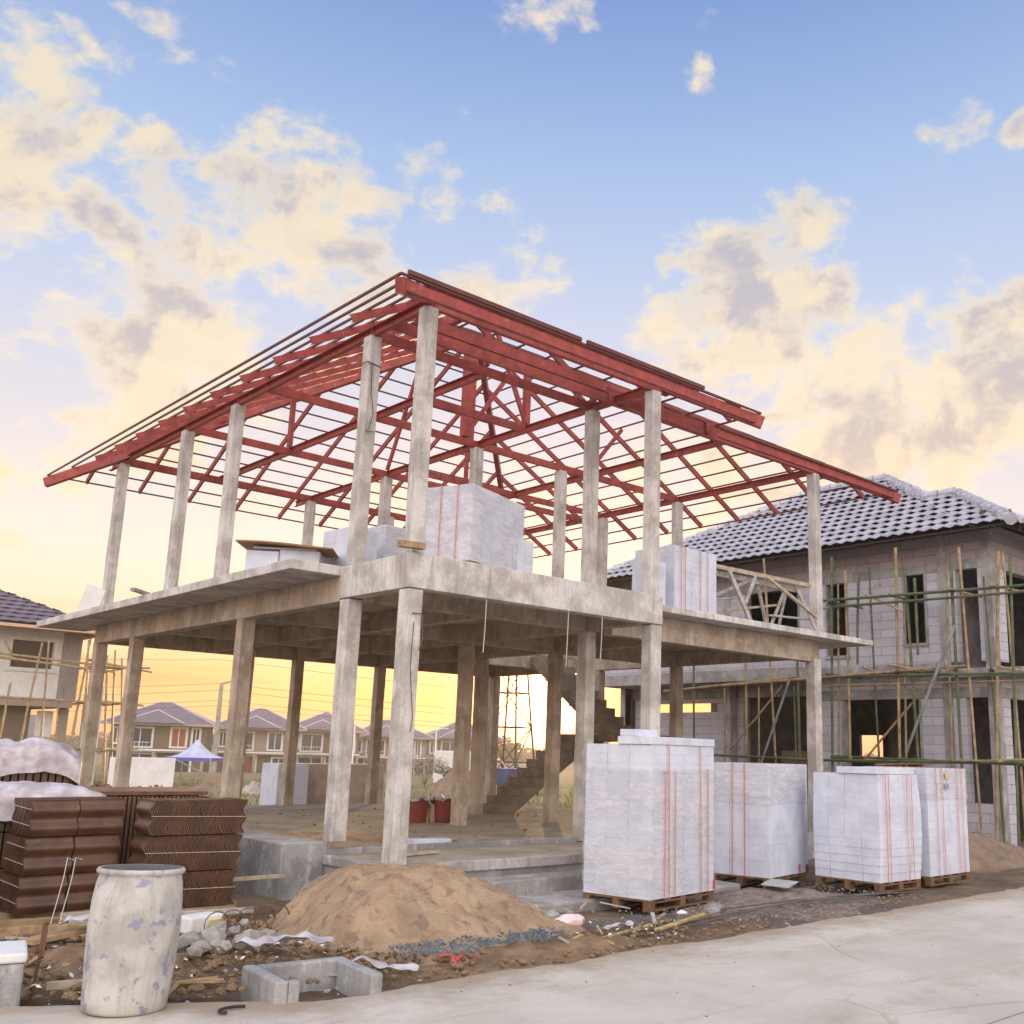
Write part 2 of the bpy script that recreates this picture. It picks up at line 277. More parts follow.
# ------------------------------------------------------------------ mesh builder
def rnd(a, b): return random.uniform(a, b)
class MB:
    def __init__(s): s.v = []; s.f = []; s.m = []; s.mi = 0
    def add(s, vs, fs):
        k = len(s.v); s.v += [Vector(v) for v in vs]; s.f += [tuple(i + k for i in f) for f in fs]; s.m += [s.mi] * len(fs); return s
    def box(s, x0, x1, y0, y1, z0, z1, rz=0, c=None):
        vs = [Vector((x, y, z)) for z in (z0, z1) for y in (y0, y1) for x in (x0, x1)]
        if rz:
            p = Vector(c) if c else Vector(((x0 + x1) / 2, (y0 + y1) / 2, 0)); R_ = Matrix.Rotation(rz, 3, 'Z')
            p.z = 0 if not c else p.z
            vs = [R_ @ (v - p) + p for v in vs]
        return s.add(vs, [(0, 2, 3, 1), (4, 5, 7, 6), (0, 1, 5, 4), (2, 6, 7, 3), (0, 4, 6, 2), (1, 3, 7, 5)])
    def beam(s, a, b, wd, ht, upv=(0, 0, 1), off=0.0):
        a, b = Vector(a), Vector(b); d = (b - a)
        if d.length < 1e-5: return s
        d.normalize(); u = Vector(upv); r = d.cross(u)
        if r.length < 1e-4: r = d.cross(Vector((1, 0, 0)))
        r.normalize(); u = r.cross(d).normalized()
        vs = []
        for p in (a, b):
            for i, j in ((-1, -1), (1, -1), (1, 1), (-1, 1)): vs.append(p + r * (i * wd / 2) + u * (j * ht / 2 + off))
        return s.add(vs, [(0, 3, 2, 1), (4, 5, 6, 7), (0, 1, 5, 4), (1, 2, 6, 5), (2, 3, 7, 6), (3, 0, 4, 7)])
    def chan(s, a, b, wd=.05, ht=.15, side=1, th=.006):
        a, b = Vector(a), Vector(b); d = (b - a)
        if d.length < 1e-4: return s
        d.normalize(); r = d.cross(Vector((0, 0, 1))).normalized(); u = r.cross(d)
        h = ht / 2
        s.beam(a + r * (side * (wd / 2)), b + r * (side * (wd / 2)), th, ht)
        s.beam(a + u * (h - th / 2), b + u * (h - th / 2), wd - th, th)
        s.beam(a - u * (h - th / 2), b - u * (h - th / 2), wd - th, th)
        return s
    def tube(s, pts, r, n=8, cap=True, r1=None):
        pts = [Vector(p) for p in pts]; k = len(s.v); L = len(pts)
        prev = None
        for i, p in enumerate(pts):
            d = (pts[min(i + 1, L - 1)] - pts[max(i - 1, 0)]).normalized()
            if prev is None: a = d.orthogonal().normalized()
            else: a = (prev - d * prev.dot(d)).normalized()
            prev = a; b = d.cross(a)
            rr = r if r1 is None else r + (r1 - r) * i / (L - 1)
            for j in range(n):
                t = 2 * math.pi * j / n; s.v.append(p + (a * math.cos(t) + b * math.sin(t)) * rr)
        for i in range(L - 1):
            for j in range(n):
                s.f.append((k + i * n + j, k + i * n + (j + 1) % n, k + (i + 1) * n + (j + 1) % n, k + (i + 1) * n + j)); s.m.append(s.mi)
        if cap:
            s.f.append(tuple(k + j for j in reversed(range(n)))); s.m.append(s.mi)
            s.f.append(tuple(k + (L - 1) * n + j for j in range(n))); s.m.append(s.mi)
        return s
    def lathe(s, prof, n=32, c=(0, 0, 0)):
        k = len(s.v); c = Vector(c)
        for r, z in prof:
            for j in range(n):
                t = 2 * math.pi * j / n; s.v.append(c + Vector((r * math.cos(t), r * math.sin(t), z)))
        for i in range(len(prof) - 1):
            for j in range(n):
                s.f.append((k + i * n + j, k + i * n + (j + 1) % n, k + (i + 1) * n + (j + 1) % n, k + (i + 1) * n + j)); s.m.append(s.mi)
        return s
    def grid(s, fn, nx, ny):
        k = len(s.v)
        for j in range(ny + 1):
            for i in range(nx + 1): s.v.append(Vector(fn(i / nx, j / ny)))
        for j in range(ny):
            for i in range(nx):
                a = k + j * (nx + 1) + i; s.f.append((a, a + 1, a + nx + 2, a + nx + 1)); s.m.append(s.mi)
        return s
    def rock(s, c, r, seed=None, flat=.7):
        c = Vector(c); P = []; q = rnd(0, 99)
        ph = (1 + 5 ** .5) / 2
        iv = [(-1, ph, 0), (1, ph, 0), (-1, -ph, 0), (1, -ph, 0), (0, -1, ph), (0, 1, ph), (0, -1, -ph), (0, 1, -ph), (ph, 0, -1), (ph, 0, 1), (-ph, 0, -1), (-ph, 0, 1)]
        fc = [(0, 11, 5), (0, 5, 1), (0, 1, 7), (0, 7, 10), (0, 10, 11), (1, 5, 9), (5, 11, 4), (11, 10, 2), (10, 7, 6), (7, 1, 8), (3, 9, 4), (3, 4, 2), (3, 2, 6), (3, 6, 8), (3, 8, 9), (4, 9, 5), (2, 4, 11), (6, 2, 10), (8, 6, 7), (9, 8, 1)]
        rz = Matrix.Rotation(q, 3, 'Z') @ Matrix.Rotation(q * 2.3, 3, 'X')
        sx, sy = rnd(.7, 1.3), rnd(.7, 1.3)
        for v in iv:
            v = rz @ Vector(v).normalized(); v = v * r * rnd(.72, 1.18)
            P.append(c + Vector((v.x * sx, v.y * sy, v.z * flat)))
        return s.add(P, fc)
    def build(s, name, m, parent=None, bevel=0, smooth=False, world=True, label=None, loc=None):
        me = bpy.data.meshes.new(name)
        o0 = Vector((0, 0, 0))
        if parent is not None and world:
            p = parent; o0 = Vector((0, 0, 0))
            while p is not None: o0 += p.location; p = p.parent
        if loc is not None: o0 = Vector(loc)
        me.from_pydata([v - o0 for v in s.v], [], s.f)
        for mm in (m if isinstance(m, (list, tuple)) else [m]): me.materials.append(mm)
        if isinstance(m, (list, tuple)): me.polygons.foreach_set('material_index', s.m)
        if smooth: me.polygons.foreach_set('use_smooth', [True] * len(me.polygons))
        me.update()
        o = bpy.data.objects.new(name, me); COL.objects.link(o)
        if parent is not None: o.parent = parent
        if loc is not None: o.location = loc
        if bevel:
            bv = o.modifiers.new('bevel', 'BEVEL'); bv.width = bevel; bv.segments = 2; bv.limit_method = 'ANGLE'
        if label: o['label'] = label
        return o
def tag(o, label=None, cat=None, group=None, kind=None):
    if label: o['label'] = label
    if cat: o['category'] = cat
    if group: o['group'] = group
    if kind: o['kind'] = kind
    return o
def thing(name, loc, label, cat, group=None, rz=0):
    e = bpy.data.objects.new(name, None); COL.objects.link(e); e.location = loc; e.rotation_euler = (0, 0, rz)
    e.empty_display_size = .2
    return tag(e, label, cat, group)
def copy_tree(o, parent=None):
    c = o.copy(); COL.objects.link(c)
    if parent is not None: c.parent = parent
    for ch in list(o.children): copy_tree(ch, c)
    return c
def smooth_noise(x, y, z=0.0, sc_=1.0): return noise.noise(Vector((x * sc_, y * sc_, z)))

# ================================================================== SETTING
def sstep(a, b, x):
    t = max(0.0, min(1.0, (x - a) / (b - a))); return t * t * (3 - 2 * t)
FWH = Vector((fw.x, fw.y, 0)).normalized()
def ground_z(x, y):
    d = (x + 6.3) * .68 + (y + 9.7) * .73
    z = .14 - .0165 * max(0, min(d, 170) - 28)
    near = 1 - sstep(26, 40, abs(d))
    a = noise.noise(Vector((x * .9, y * .9, 1.3))) * .05 + noise.noise(Vector((x * 3.1, y * 3.1, 5))) * .028 + noise.noise(Vector((x * 9, y * 9, 2))) * .014
    return z + a * near * (0.25 if y < -3.5 else 1.0) - (.08 if y < -3.6 else 0) * near
def ground_mat():
    m = bpy.data.materials.new('site_soil'); m.use_nodes = True; t = m.node_tree; t.nodes.clear(); n = NT(t)
    b = n.n('ShaderNodeBsdfPrincipled'); o = n.n('ShaderNodeOutputMaterial'); t.links.new(b.outputs[0], o.inputs[0])
    g = n.n('ShaderNodeNewGeometry').outputs['Position']
    a = n.mix(n.ss(n.noise(g, 1.1, 9, .65), .38, .62), (.235, .155, .095), (.135, .090, .062))
    a = n.mix(n.ss(n.noise(g, 7, 6, .7), .52, .66, 0, .5), a, (.33, .26, .19))
    sp = n.n('ShaderNodeSeparateXYZ'); t.links.new(g, sp.inputs[0])
    d = n.math('ADD', n.math('MULTIPLY', n.math('ADD', sp.outputs['X'], 6.3), .68), n.math('MULTIPLY', n.math('ADD', sp.outputs['Y'], 9.7), .73))
    gr = n.mix(n.ss(n.noise(g, .25, 6, .6), .40, .58), (.17, .17, .055), (.27, .21, .115))
    a = n.mix(n.math('MULTIPLY', n.ss(d, 27, 33), .9), a, gr)
    # dark gravel patch under the block pallets
    gp = n.vmath('DISTANCE', g, (4.3, -1.6, .2))
    a = n.mix(n.ss(n.math('ADD', gp, n.math('MULTIPLY', n.noise(g, 1.5, 4), 1.5)), 2.9, 2.2, 0, .75), a, (.15, .115, .10))
    t.links.new(a, b.inputs['Base Color']); b.inputs['Roughness'].default_value = 1
    bp = n.n('ShaderNodeBump'); bp.inputs['Distance'].default_value = .04; t.links.new(n.noise(g, 12, 8, .75), bp.inputs['Height']); t.links.new(bp.outputs[0], b.inputs['Normal'])
    return m
gm = ground_mat()
def axis_pts(a, b, step, far):
    p = [a + i * step for i in range(int((b - a) / step) + 1)]
    lo = [v for v in (a - 2 ** k * .5 for k in range(1, 10)) if v > -far][::-1]; hi = [v for v in (b + 2 ** k * .5 for k in range(1, 10)) if v < far]
    return [-far] + lo + p + hi + [far]
xs = axis_pts(-6, 12.5, .09, 450); ys = axis_pts(-4.0, 4.0, .09, 450)
g = MB(); NXg = len(xs)
g.v = [Vector((x, y, ground_z(x, y))) for y in ys for x in xs]
g.f = [(j * NXg + i, j * NXg + i + 1, (j + 1) * NXg + i + 1, (j + 1) * NXg + i) for j in range(len(ys) - 1) for i in range(NXg - 1)]; g.m = [0] * len(g.f)
tag(g.build('ground', gm, smooth=True), kind='structure')

# concrete road with a ragged cast edge
def road_mat():
    m = bpy.data.materials.new('road_concrete'); m.use_nodes = True; t = m.node_tree; t.nodes.clear(); n = NT(t)
    b = n.n('ShaderNodeBsdfPrincipled'); o = n.n('ShaderNodeOutputMaterial'); t.links.new(b.outputs[0], o.inputs[0])
    g = n.n('ShaderNodeNewGeometry').outputs['Position']
    a = n.mix(n.ss(n.noise(g, 1.2, 8, .6), .36, .64), (.60, .545, .47), (.50, .45, .385))
    mp = n.n('ShaderNodeMapping'); mp.inputs['Scale'].default_value = (.5, 3.2, 1); mp.inputs['Rotation'].default_value = (0, 0, .12); t.links.new(g, mp.inputs['Vector'])
    a = n.mix(n.ss(n.noise(mp.outputs[0], 1.3, 10, .7), .52, .72, 0, .5), a, (.40, .32, .24))
    a = n.mix(n.ss(n.noise(g, 7, 8, .75), .55, .72, 0, .35), a, (.34, .29, .235))
    a = n.mix(n.ss(n.noise(g, 70, 3, .6), .55, .75, 0, .35), a, (.30, .26, .22))
    a = n.mix(n.ss(n.noise(g, 24, 4, .7), .64, .72, 0, .55), a, (.22, .16, .11))
    sp = n.n('ShaderNodeSeparateXYZ'); t.links.new(g, sp.inputs[0])
    edge = n.math('ADD', sp.outputs['Y'], n.math('MULTIPLY', n.noise(g, 2.5, 9, .72), 1.7))
    a = n.mix(n.ss(n.math('ADD', edge, n.math('MULTIPLY', n.ss(sp.outputs['X'], -2.7, -4.6), -1.25)), -3.15, -2.35, 0, .85), a, (.33, .245, .165))
    vc = n.n('ShaderNodeTexVoronoi', feature='DISTANCE_TO_EDGE'); vc.inputs['Scale'].default_value = .42
    t.links.new(n.vmath('ADD', g, n.vmath('SCALE', n.n('ShaderNodeTexNoise').outputs['Color'], scale=.5)), vc.inputs['Vector'])
    crk = n.math('MULTIPLY', n.ss(vc.outputs['Distance'], .0075, .003), n.ss(n.noise(g, .6, 3), .50, .58))
    a = n.mix(n.math('MULTIPLY', crk, .32), a, (.20, .165, .13))
    tr_ = n.math('ABSOLUTE', n.math('SUBTRACT', n.math('FRACT', n.math('MULTIPLY', n.math('ADD', sp.outputs['Y'], n.math('MULTIPLY', sp.outputs['X'], .05)), .62)), .5))
    a = n.mix(n.math('MULTIPLY', n.ss(tr_, .14, .03, 0, .45), n.ss(n.noise(g, 3.0, 8, .75), .44, .62)), a, (.36, .30, .235))
    # sawn joints
    jy = n.math('ABSOLUTE', n.math('ADD', sp.outputs['Y'], 6.35)); a = n.mix(n.ss(jy, .013, .006, 0, .75), a, (.16, .14, .12))
    a = n.mix(n.ss(n.math('ABSOLUTE', n.math('ADD', sp.outputs['X'], -4.35)), .012, .005, 0, .5), a, (.2, .17, .14))
    t.links.new(a, b.inputs['Base Color']); b.inputs['Roughness'].default_value = .85
    bp = n.n('ShaderNodeBump'); bp.inputs['Distance'].default_value = .008; t.links.new(n.noise(g, 20, 8, .75), bp.inputs['Height']); t.links.new(bp.outputs[0], b.inputs['Normal'])
    return m
r = MB(); EX = [-60, -20, -8] + [-6 + .06 * i for i in range(300)] + [14, 20, 60, 200]
def edge_y(x): return -3.28 + .10 * noise.noise(Vector((x * 1.1, 0, 0))) + .05 * noise.noise(Vector((x * 5, 3, 0))) + .10 * sstep(3, 8, x) + .66 * max(0, min(-2.7 - x, 1.9))
for x in EX: r.v += [Vector((x, edge_y(x), .05)), Vector((x, edge_y(x), .19)), Vector((x, edge_y(x) - .03, .205)), Vector((x, -10.2, .205)), Vector((x, -10.2, .05))]
for i in range(len(EX) - 1):
    for j in range(4): a = i * 5 + j; r.f.append((a, a + 1, a + 6, a + 5)); r.m.append(0)
tag(r.build('road', road_mat()), kind='structure')

# ================================================================== THE HOUSE FRAME
H = thing('unfinished_house', (0, 0, .2), 'bare concrete house skeleton with a red steel roof frame, in the middle', 'building')
def col(x, y, z0, z1, s=.2, m=CONC, dx=0, dy=0):
    c = MB(); L = max(2, int((z1 - z0) / .35)); k = 0
    lean = (rnd(-.012, .012), rnd(-.012, .012))
    for i in range(L + 1):
        t = i / L; z = z0 + (z1 - z0) * t; ox, oy = lean[0] * t + rnd(-.003, .003) + dx, lean[1] * t + rnd(-.003, .003) + dy
        c.v += [Vector((x + ox, y + oy, z)), Vector((x + s + ox, y + oy, z)), Vector((x + s + ox, y + s + oy, z)), Vector((x + ox, y + s + oy, z))]
        if i:
            for j in range(4): c.f.append((k - 4 + j, k - 4 + (j + 1) % 4, k + (j + 1) % 4, k + j)); c.m.append(0)
        k += 4
    c.f += [(3, 2, 1, 0), (k - 4, k - 3, k - 2, k - 1)]; c.m += [0, 0]
    return c.build('column', m, H, bevel=.012)
ZS, ZB, ZT = 4.0, 3.56, 7.0
for (x, y) in [(0, 0), (0, 1.28), (0, 5.2), (0, 7.15), (0, 10.16), (3.94, 0), (3.94, 1.28), (3.94, 4.23), (3.94, 7.15), (3.94, 10.16), (5.93, 4.23), (9.2, .845), (9.2, 4.23), (9.2, 6.48), (9.2, 10.16), (5.93, 10.16)]:
    col(x, y, ZS, ZT, .175)
for (x, y, z0) in [(-.03, -.03, .50), (-.02, 1.26, .74), (0, 4.2, .6), (0, 8.38, .6), (-.02, 10.14, .6), (3.94, -.03, .5), (3.94, 1.28, .6), (3.94, 4.23, .6), (2.1, 8.6, .6), (3.94, 10.16, .6), (5.93, 4.23, .6), (5.93, 6.4, .6), (9.2, .93, .3), (9.2, 4.23, .3), (9.2, 10.16, .3), (5.93, 10.16, .6), (9.2, 6.48, .5)]:
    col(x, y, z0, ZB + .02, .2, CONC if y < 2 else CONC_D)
# first-floor slab round the stair opening
s_ = MB()
OPX0, OPX1, OPY0, OPY1 = 6.4, 9.15, 5.0, 7.3
for x0, x1, y0, y1 in [(.15, 3.99, .15, 1.42), (.15, OPX0, 1.42, 10.2), (OPX0, 9.3, 1.1, OPY0), (OPX0, 9.3, OPY1, 10.2)]:
    s_.box(x0, x1, y0, y1, 3.87, 3.985)
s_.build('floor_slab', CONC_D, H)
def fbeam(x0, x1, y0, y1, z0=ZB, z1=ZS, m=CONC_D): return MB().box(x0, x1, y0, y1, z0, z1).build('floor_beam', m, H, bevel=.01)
fbeam(-.03, 4.15, -.04, .16, 3.59, 3.995, CONC)          # front beam
fbeam(-.032, .16, .162, 1.50, 3.592, 3.99, CONC)         # short left beam
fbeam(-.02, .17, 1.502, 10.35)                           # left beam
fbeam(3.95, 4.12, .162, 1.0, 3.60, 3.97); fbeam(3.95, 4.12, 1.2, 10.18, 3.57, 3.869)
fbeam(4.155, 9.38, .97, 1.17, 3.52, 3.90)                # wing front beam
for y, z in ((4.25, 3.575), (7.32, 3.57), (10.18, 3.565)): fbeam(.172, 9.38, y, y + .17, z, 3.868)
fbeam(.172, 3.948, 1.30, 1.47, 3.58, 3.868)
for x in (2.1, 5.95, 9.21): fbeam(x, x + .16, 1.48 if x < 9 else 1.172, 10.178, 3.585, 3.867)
# cantilevered balcony slabs
MB().box(-.70, -.022, 1.50, 11.6, 3.88, 4.0).build('balcony_slab', CONC, H, bevel=.01)
MB().box(-.022, .20, 10.352, 11.6, 3.882, 3.998).build('balcony_slab', CONC, H, bevel=.01)
MB().box(4.155, 10.55, .56, .968, 3.90, 4.0).build('balcony_slab', CONC, H, bevel=.01)
MB().box(4.155, 10.55, .969, 1.6, 3.902, 3.998).build('balcony_slab', CONC, H, bevel=.01)
MB().box(9.385, 10.55, 1.601, 8.0, 3.90, 3.997).build('balcony_slab', CONC, H, bevel=.01)
# ground floor, plinth walls, porch and steps
MB().box(.15, 9.4, 1.45, 10.4, .30, .62).build('ground_floor_slab', CONC_FLOOR, H)
f = MB().box(-.58, .0, 1.36, 4.1, .0, .74); f.build('foundation_wall', CONC_GREY, H, bevel=.015)
MB().box(-.25, .12, 4.102, 10.4, .0, .70).build('foundation_wall', CONC_GREY, H, bevel=.015)
MB().box(.0, 3.95, 1.36, 1.449, .28, .66).build('foundation_wall', CONC_GREY, H, bevel=.01)
MB().box(4.16, 9.45, .98, 1.46, .0, .58).build('foundation_wall', CONC_GREY, H, bevel=.01)
MB().box(-.0, 4.14, .06, 1.358, .36, .592).build('porch_slab', CONC_FLOOR, H, bevel=.01)
pe = MB().box(-.06, 4.16, -.06, .058, .49, .605); pe.build('porch_edge', CONC_STEP, H, bevel=.012)
MB().box(-.07, .02, -.055, 1.34, .49, .598).build('porch_edge', CONC_STEP, H, bevel=.012)
MB().box(.02, 4.12, -.02, .05, .05, .488).build('porch_step', CONC_GREY, H)
MB().box(-.04, .018, .0, 1.34, .05, .488).build('porch_step', CONC_GREY, H)
MB().box(.3, 4.3, -.42, -.022, .05, .415).build('porch_step', CONC_STEP, H, bevel=.02)
MB().box(.55, 4.5, -1.12, -.422, .02, .255).build('porch_step', CONC_STEP, H, bevel=.03)
# stairs: lower flight rising to +x, landing, upper flight coming back
st_ = MB(); n_ = 9
for i in range(n_):
    x0 = 6.50 + i * .25; z1 = .60 + (i + 1) * .178
    st_.box(x0, x0 + .25, 6.2, 7.1, z1 - .17, z1)
st_.beam((6.5, 6.65, .55), (8.8, 6.65, 2.08), .895, .12)
st_.box(8.76, 9.6, 5.0, 7.1, 2.07, 2.2); st_.box(7.9, 9.6, 4.45, 5.0, 2.071, 2.201)
for i in range(n_):
    y0 = 5.0 + i * .25; z1 = 2.2 + (i + 1) * .178
    st_.box(7.9, 8.74, y0, y0 + .25, z1 - .17, z1)
st_.beam((8.32, 4.95, 2.12), (8.32, 7.25, 3.74), .835, .13)
st_.build('staircase', mat('stair_concrete_shaded', (.24, .195, .155), (.15, .125, .10), rough=.95, scale=3, bump=.01), H)  # concrete darkened: the shade inside the house is put into its colour

# ---- roof frame
SL = .54; EZ = 6.69
def hipz(rc, x, y): return min(x - rc[0], rc[1] - x, y - rc[2], rc[3] - y)
RA = (-1.0, 10.45, -.15, 11.16); RB = (-1.0, 5.2, -1.0, 7.0)
def make_surf(RA, RB, EZ, SL): return lambda x, y: EZ + SL * max(hipz(RA, x, y), hipz(RB, x, y))
surf = make_surf(RA, RB, EZ, SL)
PL = [('u-', RA[0], 1, 0), ('u+', RA[1], -1, 0), ('u+', RB[1], -1, 0), ('v-', RA[2], 0, 1), ('v-', RB[2], 0, 1), ('v+', RA[3], 0, -1)]
def plane_h(pl, x, y):
    k, e, sx, sy = pl
    return EZ + SL * ((x - e) * sx + (y - e) * sy) if sx == 0 or sy == 0 else 0
def segs(pl, p, d, length, step=.02):
    """pieces of the line p + t d that lie on the roof surface in plane pl"""
    res = []; on = None; t = 0
    while t <= length + 1e-6:
        x, y = p[0] + d[0] * t, p[1] + d[1] * t
        k, e, sx, sy = pl
        h = EZ + SL * (((x - e) * sx) if sx else ((y - e) * sy))
        ok = abs(h - surf(x, y)) < 1e-4 and h > EZ - .5
        if ok and on is None: on = t
        if not ok and on is not None: res.append((on, t - step)); on = None
        t += step
    if on is not None: res.append((on, t - step))
    out = []
    for a, b in res:
        if b - a > .12:
            pa = (p[0] + d[0] * a, p[1] + d[1] * a); pb = (p[0] + d[0] * b, p[1] + d[1] * b)
            k, e, sx, sy = pl
            z = lambda q: EZ + SL * (((q[0] - e) * sx) if sx else ((q[1] - e) * sy))
            out.append((Vector((*pa, z(pa))), Vector((*pb, z(pb)))))
    return out
up_off = Vector((0, 0, -.054))
def rafter(a, b, side=1):
    MB().chan(a + up_off, b + up_off, .04, .10, side).build('rafter', RED, H)
def purlin(a, b): MB().beam(a + Vector((0, 0, .018)), b + Vector((0, 0, .018)), .026, .026).build('purlin', RED_D, H)
for y in [.75 + i * 1.0 for i in range(11)]:
    for a, b in segs(PL[0], (RA[0] + .42, y), (1, 0), 8): rafter(a, b)
for y in [.55 + i * 1.0 for i in range(11)]:
    for a, b in segs(PL[1], (RA[1] - .12 - .0, y), (-1, 0), 8): rafter(a, b, -1)
for y in [-.5, .45, 1.4, 2.2]:
    for a, b in segs(PL[2], (RB[1] - .12, y), (-1, 0), 6): rafter(a, b, -1)
for x in [-.2 + i * 1.0 for i in range(6)]:
    for a, b in segs(PL[4], (x, RB[2] + .12), (0, 1), 6): rafter(a, b)
for x in [4.8 + i * 1.0 for i in range(6)]:
    for a, b in segs(PL[3], (x, RA[2] + .12), (0, 1), 6): rafter(a, b)
for x in [-.3 + i * 1.0 for i in range(11)]:
    for a, b in segs(PL[5], (x, RA[3] - .12), (0, -1), 8): rafter(a, b)
# purlins
k = 0; P_ = .315
while k * P_ < 5.5:
    o_ = .02 + k * P_
    for a, b in segs(PL[0], (RA[0] + o_, -1.2), (0, 1), 13): purlin(a, b)
    for a, b in segs(PL[1], (RA[1] - o_, -1.2), (0, 1), 13): purlin(a, b)
    for a, b in segs(PL[2], (RB[1] - o_, -1.2), (0, 1), 9): purlin(a, b)
    for a, b in segs(PL[4], (-1.2, RB[2] + o_), (1, 0), 13): purlin(a, b)
    for a, b in segs(PL[3], (-1.2, RA[2] + o_), (1, 0), 13): purlin(a, b)
    for a, b in segs(PL[5], (-1.2, RA[3] - o_), (1, 0), 13): purlin(a, b)
    k += 1
# hip and ridge rafters (paired channels)
def hip(a, b):
    a, b = Vector(a) - Vector((0, 0, .12)), Vector(b) - Vector((0, 0, .12))
    MB().beam(a, b, .10, .17).build('hip_rafter', RED, H)
apx = 5.585 - .0
A0 = RA[0] + (RA[1] - RA[0]) / 2; hA = (RA[1] - RA[0]) / 2
hip((RA[1], RA[3], EZ), (A0, RA[3] - hA, EZ + SL * hA)); hip((RA[0], RA[3], EZ), (A0, RA[3] - hA, EZ + SL * hA))
hip((RA[1], RA[2], EZ), (A0, RA[2] + hA, EZ + SL * hA))
hip((RB[0], RB[2], EZ), (RB[0] + 3.1, RB[2] + 3.1, EZ + SL * 3.1)); hip((RB[1], RB[2], EZ), (RB[0] + 3.1, RB[2] + 3.1, EZ + SL * 3.1))
hip((2.95, 3.80, EZ + SL * 3.9), (A0, RA[2] + hA, EZ + SL * hA))
hip((A0, RA[2] + hA, EZ + SL * hA), (A0, RA[3] - hA + .02, EZ + SL * hA))
hip((2.1, 2.1, EZ + SL * 3.1), (2.1, 2.97, EZ + SL * 3.1))
hip((5.2, -.15, EZ + .0), (2.1, 2.95, EZ + SL * 3.1))
# eave channels
def fascia(a, b, ht=.16, side=1, nm='eave_beam'): MB().chan(a, b, .06, ht, side).build(nm, RED, H)
fascia((-.93, -.93, 6.62), (5.14, -.93, 6.62), .12)
MB().beam((-.9, -.99, 6.76), (1.6, -.99, 6.76), .035, .05).build('eave_beam', RED_D, H)
MB().beam((1.7, -.99, 6.76), (3.9, -.99, 6.76), .035, .05).build('eave_beam', RED_D, H)
fascia((5.0, -.07, 6.66), (10.40, -.07, 6.66), .16)
fascia((.5, 1.05, 7.30), (7.3, 1.05, 7.30), .15, 1, 'valley_beam')
# wall plates and tie beams over the column heads
def tie(a, b, ht=.125, wd=.055): MB().chan((a[0], a[1], ZT + ht / 2), (b[0], b[1], ZT + ht / 2), wd, ht).build('tie_beam', RED, H)
tie((.08, .0), (.08, 11.0), .13, .07)
tie((.0, .06), (4.3, .06), .15, .07)
tie((3.9, .93), (10.1, .93), .17, .08); tie((.1, .93), (3.89, .93), .14)
tie((4.03, .1), (4.03, 11.0)); tie((.1, 1.37), (4.0, 1.37)); tie((.1, 4.32), (9.3, 4.32)); tie((.1, 7.24), (5.9, 7.24))
tie((.1, 10.25), (9.3, 10.25)); tie((9.29, .95), (9.29, 10.3)); tie((1.95, 1.4), (1.95, 10.2)); tie((6.72, .95), (6.72, 7.3)); tie((1.95, 3.0), (4.0, 3.0)); tie((7.3, 7.24), (9.2, 7.24))
tie((4.05, 6.6), (9.2, 6.6), .12)
def post(x, y, wd=.09, top=None):
    z1 = (surf(x, y) - .12) if top is None else top
    MB().box(x - wd / 2, x + wd / 2, y - wd / 2, y + wd / 2, ZT + .15, z1).build('king_post', RED, H)
post(3.75, 4.32, .13); post(4.03, 3.0, .10); post(1.95, 3.0, .08); post(1.95, 1.37, .06); post(1.95, 7.24, .08); post(6.72, 4.32, .1)
post(4.03, 1.37, .08); post(.22, .25, .07, 7.25); post(5.93, 7.24, .07); post(A0, 5.5, .1)
for a, b in [((4.03, 3.0, 7.15), (3.2, 3.0, 8.9)), ((3.75, 4.32, 7.15), (4.9, 4.32, 8.9)), ((4.03, 7.24, 7.15), (4.03, 6.1, 9.5)), ((6.72, 4.32, 7.15), (7.6, 4.32, 8.2))]:
    MB().beam(a, b, .05, .07).build('brace', RED, H)
for x, y in [(0.09, 0.05), (.09, 1.35), (.09, 5.28), (.09, 7.23), (.09, 10.2)]:
    for dx in (-.03, .03): MB().tube([(x + dx, y, 6.95), (x + dx, y, 7.3)], .006, 5).build('starter_bar', RUST, H)
# mortar ring lumps on column heads, tie wire on two columns
MB().tube([(-.02, 1.26, 6.62), (.19, 1.265, 6.60), (.18, 1.47, 6.61), (-.015, 1.46, 6.62), (-.02, 1.26, 6.62)], .008, 5).build('tie_wire', DARKMET, H)
MB().tube([(.05, 1.255, 6.6), (.07, 1.25, 6.2), (.12, 1.25, 5.95), (.07, 1.25, 5.75), (.02, 1.25, 5.7), (.14, 1.25, 5.72)], .006, 5).build('tie_wire', DARKMET, H)
MB().tube([(.03, -.045, 3.3), (.17, -.045, 3.31), (.19, -.04, 3.05), (.15, -.045, 2.9)], .007, 5).build('tie_wire', DARKMET, H)
MB().tube([(.06, -.045, 3.2), (.05, -.045, 2.7), (.10, -.045, 2.3), (.12, -.045, 2.15), (.1, -.045, 2.0)], .005, 5).build('tie_wire', DARKMET, H)

